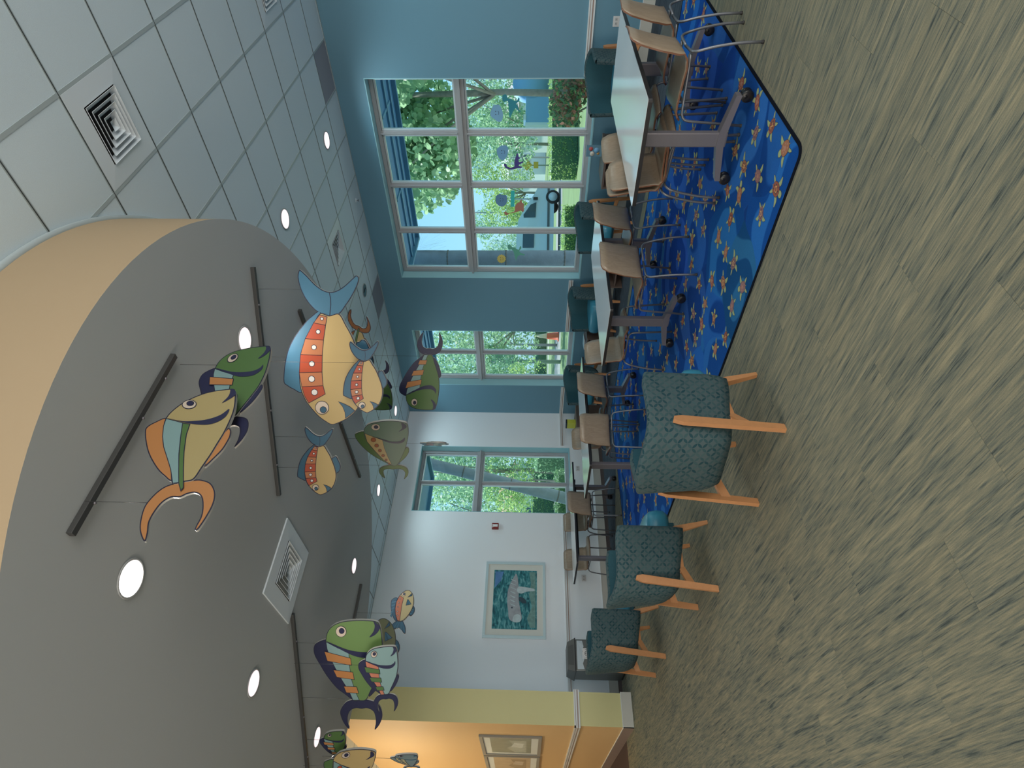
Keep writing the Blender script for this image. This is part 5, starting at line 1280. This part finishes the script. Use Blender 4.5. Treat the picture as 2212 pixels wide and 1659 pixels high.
# roof overhangs with deep blue undersides
EAVE = mat('eave_blue', (.045, .17, .34), .6); EAVE2 = mat('eave_fascia', (.07, .21, .35), .5)
def eave(x0, x1, y0, y1, z, lab):
    root = empty('roof_overhang', ((x0 + x1) / 2, (y0 + y1) / 2, z)); root['kind'] = 'structure'
    cx2, cy2 = (x0 + x1) / 2, (y0 + y1) / 2
    m = MB(); m.box((0, 0, .14), (x1 - x0, y1 - y0, .16), EAVE); struct(m.build('soffit_panel', root))
    m = MB(); m.box(((x1 - x0) / 2 - .03, 0, .10), (.06, y1 - y0, .22), EAVE2); m.box((0, (y1 - y0) / 2 - .03, .10), (x1 - x0 - .12, .06, .22), EAVE2); struct(m.build('fascia_board', root))
    m = MB()
    for k in range(2): m.box(((x1 - x0) * (-.05 + .28 * k), 0, .045), (.05, y1 - y0 - .1, .03), EAVE2)
    yy = y0 + 1.0
    while yy < y1 - .2: m.box(((x0 - x0) - .1, yy - cy2, .05), ((x1 - x0) * .5, .04, .02), EAVE2); yy += 1.35
    struct(m.build('soffit_batten', root)); return root
eave(XW + .31, 9.62, -4, 6.49, 3.62, '')
eave(XW + .31, 9.45, 7.30, YB + .9, 3.62, '')
eave(1.9, 7.35, YB + .31, 11.42, 3.62, '')

# blue monument wall
BW = mat('sign_wall_blue', (.20, .38, .58), .7)
p0, p1 = Vector((*at_depth(1165, 276, 23.2), 0)), Vector((*at_depth(1165, 120, 24.4), 0)); dd = (p1 - p0).normalized(); Lw = (p1 - p0).length
sw = empty('sign_wall', p0, math.atan2(dd.y, dd.x)); tag(sw, 'light blue wall with a rounded knob at one end beyond the hedge', 'wall')
m = MB(); m.box((Lw / 2, 0, .82), (Lw, .3, 1.85), BW, bevel=.02); m.build('wall_slab', sw)
m = MB(); m.lathe([(.0, -.17), (.74, -.17), (.74, .17), (.0, .17)], BW, 40, (Lw * .36 + .75, 0, 1.55), Matrix.Rotation(PI / 2, 3, 'X')); m.build('round_top', sw)
m = MB(); m.box((Lw * .1, 0, 1.78), (.25, .36, .10), TRIM_WHITE); m.box((.05, 0, .82), (.12, .34, 1.87), TRIM_WHITE); m.build('white_border', sw)
# houses
def house(x, y, d, w, h, roofh, wall_c, roof_c, lab, seed):
    px, py = at_depth(1150, y, d); ang = math.atan2(.669, -.743); root = empty('house', (px, py, -.12), ang); tag(root, lab, 'house', 'houses across the street')
    wm = mat('house_wall%d' % seed, wall_c, .8); rm = mat('house_roof%d' % seed, roof_c, .8, bump=(12, .6))
    m = MB(); m.box((0, 0, h / 2), (w, 7, h), wm); m.build('walls', root)
    m = MB(); m.add([(-w / 2 - .4, -3.9, h), (w / 2 + .4, -3.9, h), (w / 2 + .4, 3.9, h), (-w / 2 - .4, 3.9, h), (-w / 2 + 1.6, 0, h + roofh), (w / 2 - 1.6, 0, h + roofh)], [(0, 1, 5, 4), (2, 3, 4, 5), (1, 2, 5), (3, 0, 4), (0, 3, 2, 1)], rm); m.build('roof', root)
    for k in range(int(w // 2.4)):
        xx = -w / 2 + 1.3 + 2.4 * k
        f = MB(); f.box((xx, 3.53, h * .55), (1.1, .08, 1.2), TRIM_WHITE); fo = f.build('window', root)
        f = MB(); f.box((xx, 3.58, h * .55), (.9, .04, 1.0), mat('house_glass', (.08, .12, .16), .1)); f.build('pane', fo)
        fo2 = MB(); fo2.box((xx, -3.53, h * .55), (1.1, .08, 1.2), TRIM_WHITE); fo = fo2.build('window', root)
        f = MB(); f.box((xx, -3.58, h * .55), (.9, .04, 1.0), mat('house_glass', (.08, .12, .16), .1)); f.build('pane', fo)
    return root
house(0, 225, 62, 7.5, 3.0, 1.4, (.70, .72, .72), (.42, .36, .38), 'house with a pinkish grey tiled roof beyond the blue sign wall', 1)
house(0, 330, 74, 8, 4.4, 1.2, (.78, .80, .82), (.50, .48, .48), 'two-storey white house in the middle of the big window', 2)
house(0, 1085, 60, 7, 3.0, 1.6, (.74, .74, .74), (.42, .20, .15), 'white house with a reddish roof low in the back window', 3)
# white van
VANW = mat('van_white', (.55, .64, .72), .3); VG = mat('van_glass', (.04, .07, .10), .08); TYRE = mat('tyre', (.02, .02, .022), .8); RIM = mat('wheel_rim', (.60, .64, .68), .5)
van = empty('white_van', (30.4, 18.04, -.1), math.atan2(.669, -.743)); tag(van, 'white van parked across the street behind the low hedge', 'van')
prof = [(-.86, .30), (-.90, .75), (-.84, 1.02), (-.55, 1.22), (-.20, 1.40), (.45, 1.86), (1.25, 2.30), (2.1, 2.40), (4.55, 2.40), (4.66, 2.2), (4.70, .34)]
m = MB(); hw = .98
def sh_(u, z, s): return Vector((u, s * (hw - (.16 * max(0, z - 1.15) / 1.2)), z))
n_ = len(prof); A_ = [sh_(u, z, -1) for u, z in prof]; B_ = [sh_(u, z, 1) for u, z in prof]
m.add(A_, [tuple(range(n_))], VANW); m.add(B_, [tuple(range(n_))[::-1]], VANW); m.add(A_ + B_, [(k, (k + 1) % n_, n_ + (k + 1) % n_, n_ + k) for k in range(n_)], VANW); m.build('body', van)
for s in (-1, 1):
    for nm, poly in (('side_window', [(.30, 1.30), (1.15, 1.34), (1.15, 2.00), (.98, 2.02), (.42, 1.62)]), ('side_window', [(1.75, 1.40), (2.85, 1.42), (2.85, 2.05), (1.75, 2.03)]), ('side_window', [(3.0, 1.42), (4.2, 1.42), (4.2, 2.05), (3.0, 2.05)])):
        q = MB(); q.add([sh_(u, z, s) + Vector((0, s * .012, 0)) for u, z in poly], [tuple(range(len(poly)))], VG); q.build(nm, van)
    q = MB(); q.box((1.9, s * (hw + .006), .62), (5.4, .02, .12), mat('van_trim', (.10, .11, .12), .6)); q.build('side_trim', van)
    q = MB(); q.box((.12, s * (hw + .06), 1.35), (.12, .16, .26), BLACK, bevel=.02); q.build('mirror', van)
    for u in (0, 3.55):
        w = MB(); rot = Matrix.Rotation(PI / 2, 3, 'X')
        w.lathe([(.24, -.11), (.37, -.11), (.39, -.07), (.39, .07), (.37, .11), (.24, .11)], TYRE, 28, (u, s * .90, .38), rot); wo = w.build('wheel', van)
        r_ = MB(); r_.lathe([(.0, .0), (.24, .0), (.25, .03)], RIM, 24, (u, s * 1.0, .38), Matrix.Rotation(-s * PI / 2, 3, 'X'))
        for k in range(8):
            a_ = 2 * PI * k / 8; r_.box((u + .165 * math.cos(a_), s * 1.022, .38 + .165 * math.sin(a_)), (.045, .01, .045), BLACK)
        r_.build('rim', wo)
q = MB(); q.add([sh_(.50, 1.88, -1) * 1 + Vector((-.01, .1, 0)), sh_(1.2, 2.27, -1) + Vector((-.02, .1, 0)), sh_(1.2, 2.27, 1) + Vector((-.02, -.1, 0)), sh_(.50, 1.88, 1) + Vector((-.01, -.1, 0))], [(0, 1, 2, 3)], VG); q.build('windscreen', van)
for s in (-1, 1): q = MB(); q.box((-.80, s * .78, .92), (.14, .30, .20), mat('headlamp', (.7, .75, .8), .1), bevel=.02); q.build('headlamp', van)
# poles, signs, cone
POLE = mat('pole_grey', (.28, .32, .33), .5)
def pole(y, d, h, lab, extra=None, r=.05, px=1150):
    x, yy = at_depth(px, y, d); root = empty('street_pole', (x, yy, -.12)); tag(root, lab, 'pole', 'poles along the street')
    m = MB(); m.tube([(0, 0, 0), (0, 0, h)], r, POLE, 8); m.build('post', root)
    if extra: extra(root)
    return root
AR = math.atan2(.669, -.743)
def yellow_sign(r):
    m = MB(); m.box((-.06, -.05, 2.0), (.62, .02, .62), mat('sign_yellow', (.75, .45, .05), .5), rot=Matrix.Rotation(AR, 3, 'Z') @ Matrix.Rotation(PI / 4, 3, 'Y')); m.build('warning_sign', r)
    m = MB(); m.box((-.06, -.05, 1.3), (.5, .02, .36), mat('sign_yellow', (.75, .45, .05), .5), rz=AR); m.build('warning_plate', r)
def green_sign(r):
    m = MB(); m.box((-.05, -.05, 2.9), (1.1, .03, .26), mat('sign_green', (.04, .38, .32), .5), rz=AR); m.build('street_sign', r)
pole(357, 45, 3.2, 'thin pole with yellow warning signs in the middle of the big window', yellow_sign)
pole(430, 40, 3.1, 'thin pole with a green street sign above the white van', green_sign)
pole(340, 52, 6.5, 'tall thin grey pole left of the yellow signs', None, .07)
pole(460, 56, 7.5, 'tall thin pole over the roof of the white van', None, .06)
pole(781, 30, 3.6, 'dark green pole standing in the middle of the narrow window', None, .10)
def side_arm(r):
    m = MB(); m.tube([(0, 0, 2.6), (.3, -.3, 3.0), (.9, -.85, 3.0)], .05, POLE, 8); m.build('arm', r)
pole(745, 34, 2.6, 'white curved pole at the near side of the narrow window', side_arm, .08)
x, y = at_depth(1199, 726, 32); cn = empty('traffic_cone', (x, y, -.12)); tag(cn, 'red-orange cone with a pale tip on the lawn in the narrow window', 'cone')
m = MB(); m.lathe([(.30, 0), (.30, .06), (.22, .07), (.17, .62), (.15, .66)], mat('cone_red', (.75, .10, .04), .5), 20); m.build('lower_cone', cn)
m = MB(); m.lathe([(.15, .66), (.11, .9), (.03, 1.3)], mat('cone_pale', (.75, .60, .45), .5), 20); m.build('tip', cn)

# ------------------------------------------------------------------ WINDOW STICKERS
STK = {'teal_dino': ((.03, .26, .33), 'teal dinosaur sticker on the window glass nearest the camera', 'dinosaur_sticker'), 'cloud1': ((.20, .42, .62), 'blue cloud sticker beside the teal dinosaur on the glass', 'cloud_sticker'),
 'cloud2': ((.17, .38, .60), 'blue cloud sticker above the purple dinosaur on the glass', 'cloud_sticker'), 'purple': ((.07, .06, .25), 'purple long-necked dinosaur sticker on the window glass', 'dinosaur_sticker'),
 'cloud3': ((.12, .26, .44), 'dull blue cloud sticker above the salmon dinosaur on the glass', 'cloud_sticker'), 'salmon': ((.42, .19, .14), 'salmon long-necked dinosaur sticker on the window glass', 'dinosaur_sticker'),
 'green': ((.12, .40, .30), 'green dinosaur sticker on the pane farthest from the camera', 'dinosaur_sticker'), 'sun': ((.62, .52, .14), 'yellow smiling sun sticker above the green dinosaur', 'sun_sticker')}
SP = {'teal_dino': [(3.299, 1.833), (3.317, 1.87), (3.377, 1.874), (3.401, 1.848), (3.389, 1.803), (3.438, 1.792), (3.487, 1.786), (3.625, 1.776), (3.537, 1.73), (3.487, 1.692), (3.512, 1.667), (3.535, 1.635), (3.525, 1.616), (3.506, 1.648), (3.45, 1.666), (3.426, 1.685), (3.389, 1.641), (3.353, 1.637), (3.344, 1.653), (3.377, 1.666), (3.389, 1.697), (3.359, 1.759), (3.353, 1.797), (3.311, 1.814)],
'cloud1': [(3.45, 2.0), (3.438, 1.949), (3.45, 1.912), (3.499, 1.888), (3.562, 1.87), (3.637, 1.879), (3.676, 1.906), (3.669, 1.957), (3.637, 1.994), (3.612, 2.032), (3.562, 2.052), (3.512, 2.034), (3.474, 2.02)],
'cloud2': [(4.06, 1.956), (4.025, 1.902), (4.025, 1.836), (4.059, 1.808), (4.128, 1.812), (4.198, 1.833), (4.247, 1.881), (4.233, 1.935), (4.17, 1.967), (4.101, 1.978)],
'purple': [(4.318, 1.876), (4.304, 1.856), (4.318, 1.836), (4.347, 1.829), (4.368, 1.789), (4.354, 1.721), (4.283, 1.72), (4.212, 1.699), (4.135, 1.671), (4.198, 1.652), (4.219, 1.632), (4.24, 1.652), (4.282, 1.645), (4.268, 1.591), (4.289, 1.585), (4.318, 1.639), (4.34, 1.652), (4.354, 1.598), (4.375, 1.619), (4.376, 1.666), (4.397, 1.735), (4.397, 1.803), (4.369, 1.857)],
'cloud3': [(4.831, 2.002), (4.807, 1.952), (4.823, 1.91), (4.83, 1.853), (4.901, 1.838), (4.98, 1.857), (5.028, 1.915), (5.012, 1.972), (4.965, 2.014), (4.886, 2.021)],
'salmon': [(5.125, 1.889), (5.117, 1.86), (5.145, 1.831), (5.117, 1.729), (5.027, 1.714), (4.971, 1.685), (4.947, 1.642), (4.892, 1.613), (4.955, 1.606), (4.979, 1.577), (5.043, 1.577), (5.1, 1.573), (5.124, 1.592), (5.1, 1.621), (5.116, 1.671), (5.133, 1.715), (5.154, 1.802), (5.183, 1.854), (5.166, 1.883)],
'green': [(5.75, 1.843), (5.745, 1.805), (5.786, 1.783), (5.813, 1.722), (5.849, 1.661), (5.794, 1.645), (5.776, 1.622), (5.821, 1.618), (5.876, 1.653), (5.922, 1.607), (5.94, 1.561), (5.962, 1.569), (5.959, 1.646), (5.996, 1.685), (6.071, 1.706), (6.015, 1.724), (5.904, 1.746), (5.849, 1.776), (5.841, 1.829), (5.795, 1.851)],
'sun': [(6.035, 1.895), (6.057, 1.882), (6.069, 1.902), (6.096, 1.899), (6.097, 1.921), (6.124, 1.928), (6.113, 1.948), (6.134, 1.963), (6.113, 1.977), (6.124, 1.998), (6.098, 2.003), (6.097, 2.026), (6.07, 2.021), (6.058, 2.04), (6.036, 2.026), (6.015, 2.039), (6.002, 2.018), (5.976, 2.022), (5.975, 1.999), (5.949, 1.993), (5.959, 1.973), (5.939, 1.958), (5.959, 1.944), (5.948, 1.923), (5.974, 1.918), (5.975, 1.896), (6.001, 1.901), (6.013, 1.881)]}
for k, pts in SP.items():
    col, lab, nm = STK[k]; m = mat('sticker_' + k, col, .5); cy = sum(p[0] for p in pts) / len(pts); cz = sum(p[1] for p in pts) / len(pts)
    XP = XW + .17 + .055 - .0045
    poly = spline([(p[0] - cy, p[1] - cz) for p in pts], 3) if k != 'sun' else [(p[0] - cy, p[1] - cz) for p in pts]
    b = MB(); T3 = tri(poly); b.add([(-.0004, *p) for p in poly], T3, m); b.add([(.0004, *p) for p in poly], T3, m); n = len(poly)
    b.add([(-.0004, *p) for p in poly] + [(.0004, *p) for p in poly], [(q, (q + 1) % n, n + (q + 1) % n, n + q) for q in range(n)], m)
    o = b.build(nm, None, (XP, cy, cz), recalc=False); tag(o, lab, 'sticker', 'stickers on the big window')
    fm_ = mat('sticker_ink', (.02, .03, .06), .5); f = MB()
    if k.startswith('cloud') or k == 'sun':
        for (a, c2) in ((-.022, .012), (.022, .012)): f.add([(-.0008, a + p, c2 + q) for p, q in circ(0, 0, .007, .007, 8)], [tuple(range(8))], fm_)
        f.add([(-.0008, .03 * math.cos(t), -.012 + .022 * math.sin(t)) for t in (PI + .3 + k2 * .42 for k2 in range(7))] + [(-.0008, .024 * math.cos(t), -.012 + .017 * math.sin(t)) for t in (2 * PI - .3 - k2 * .42 for k2 in range(7))], [tuple(range(14))], fm_)
        f.build('face', o, recalc=False)
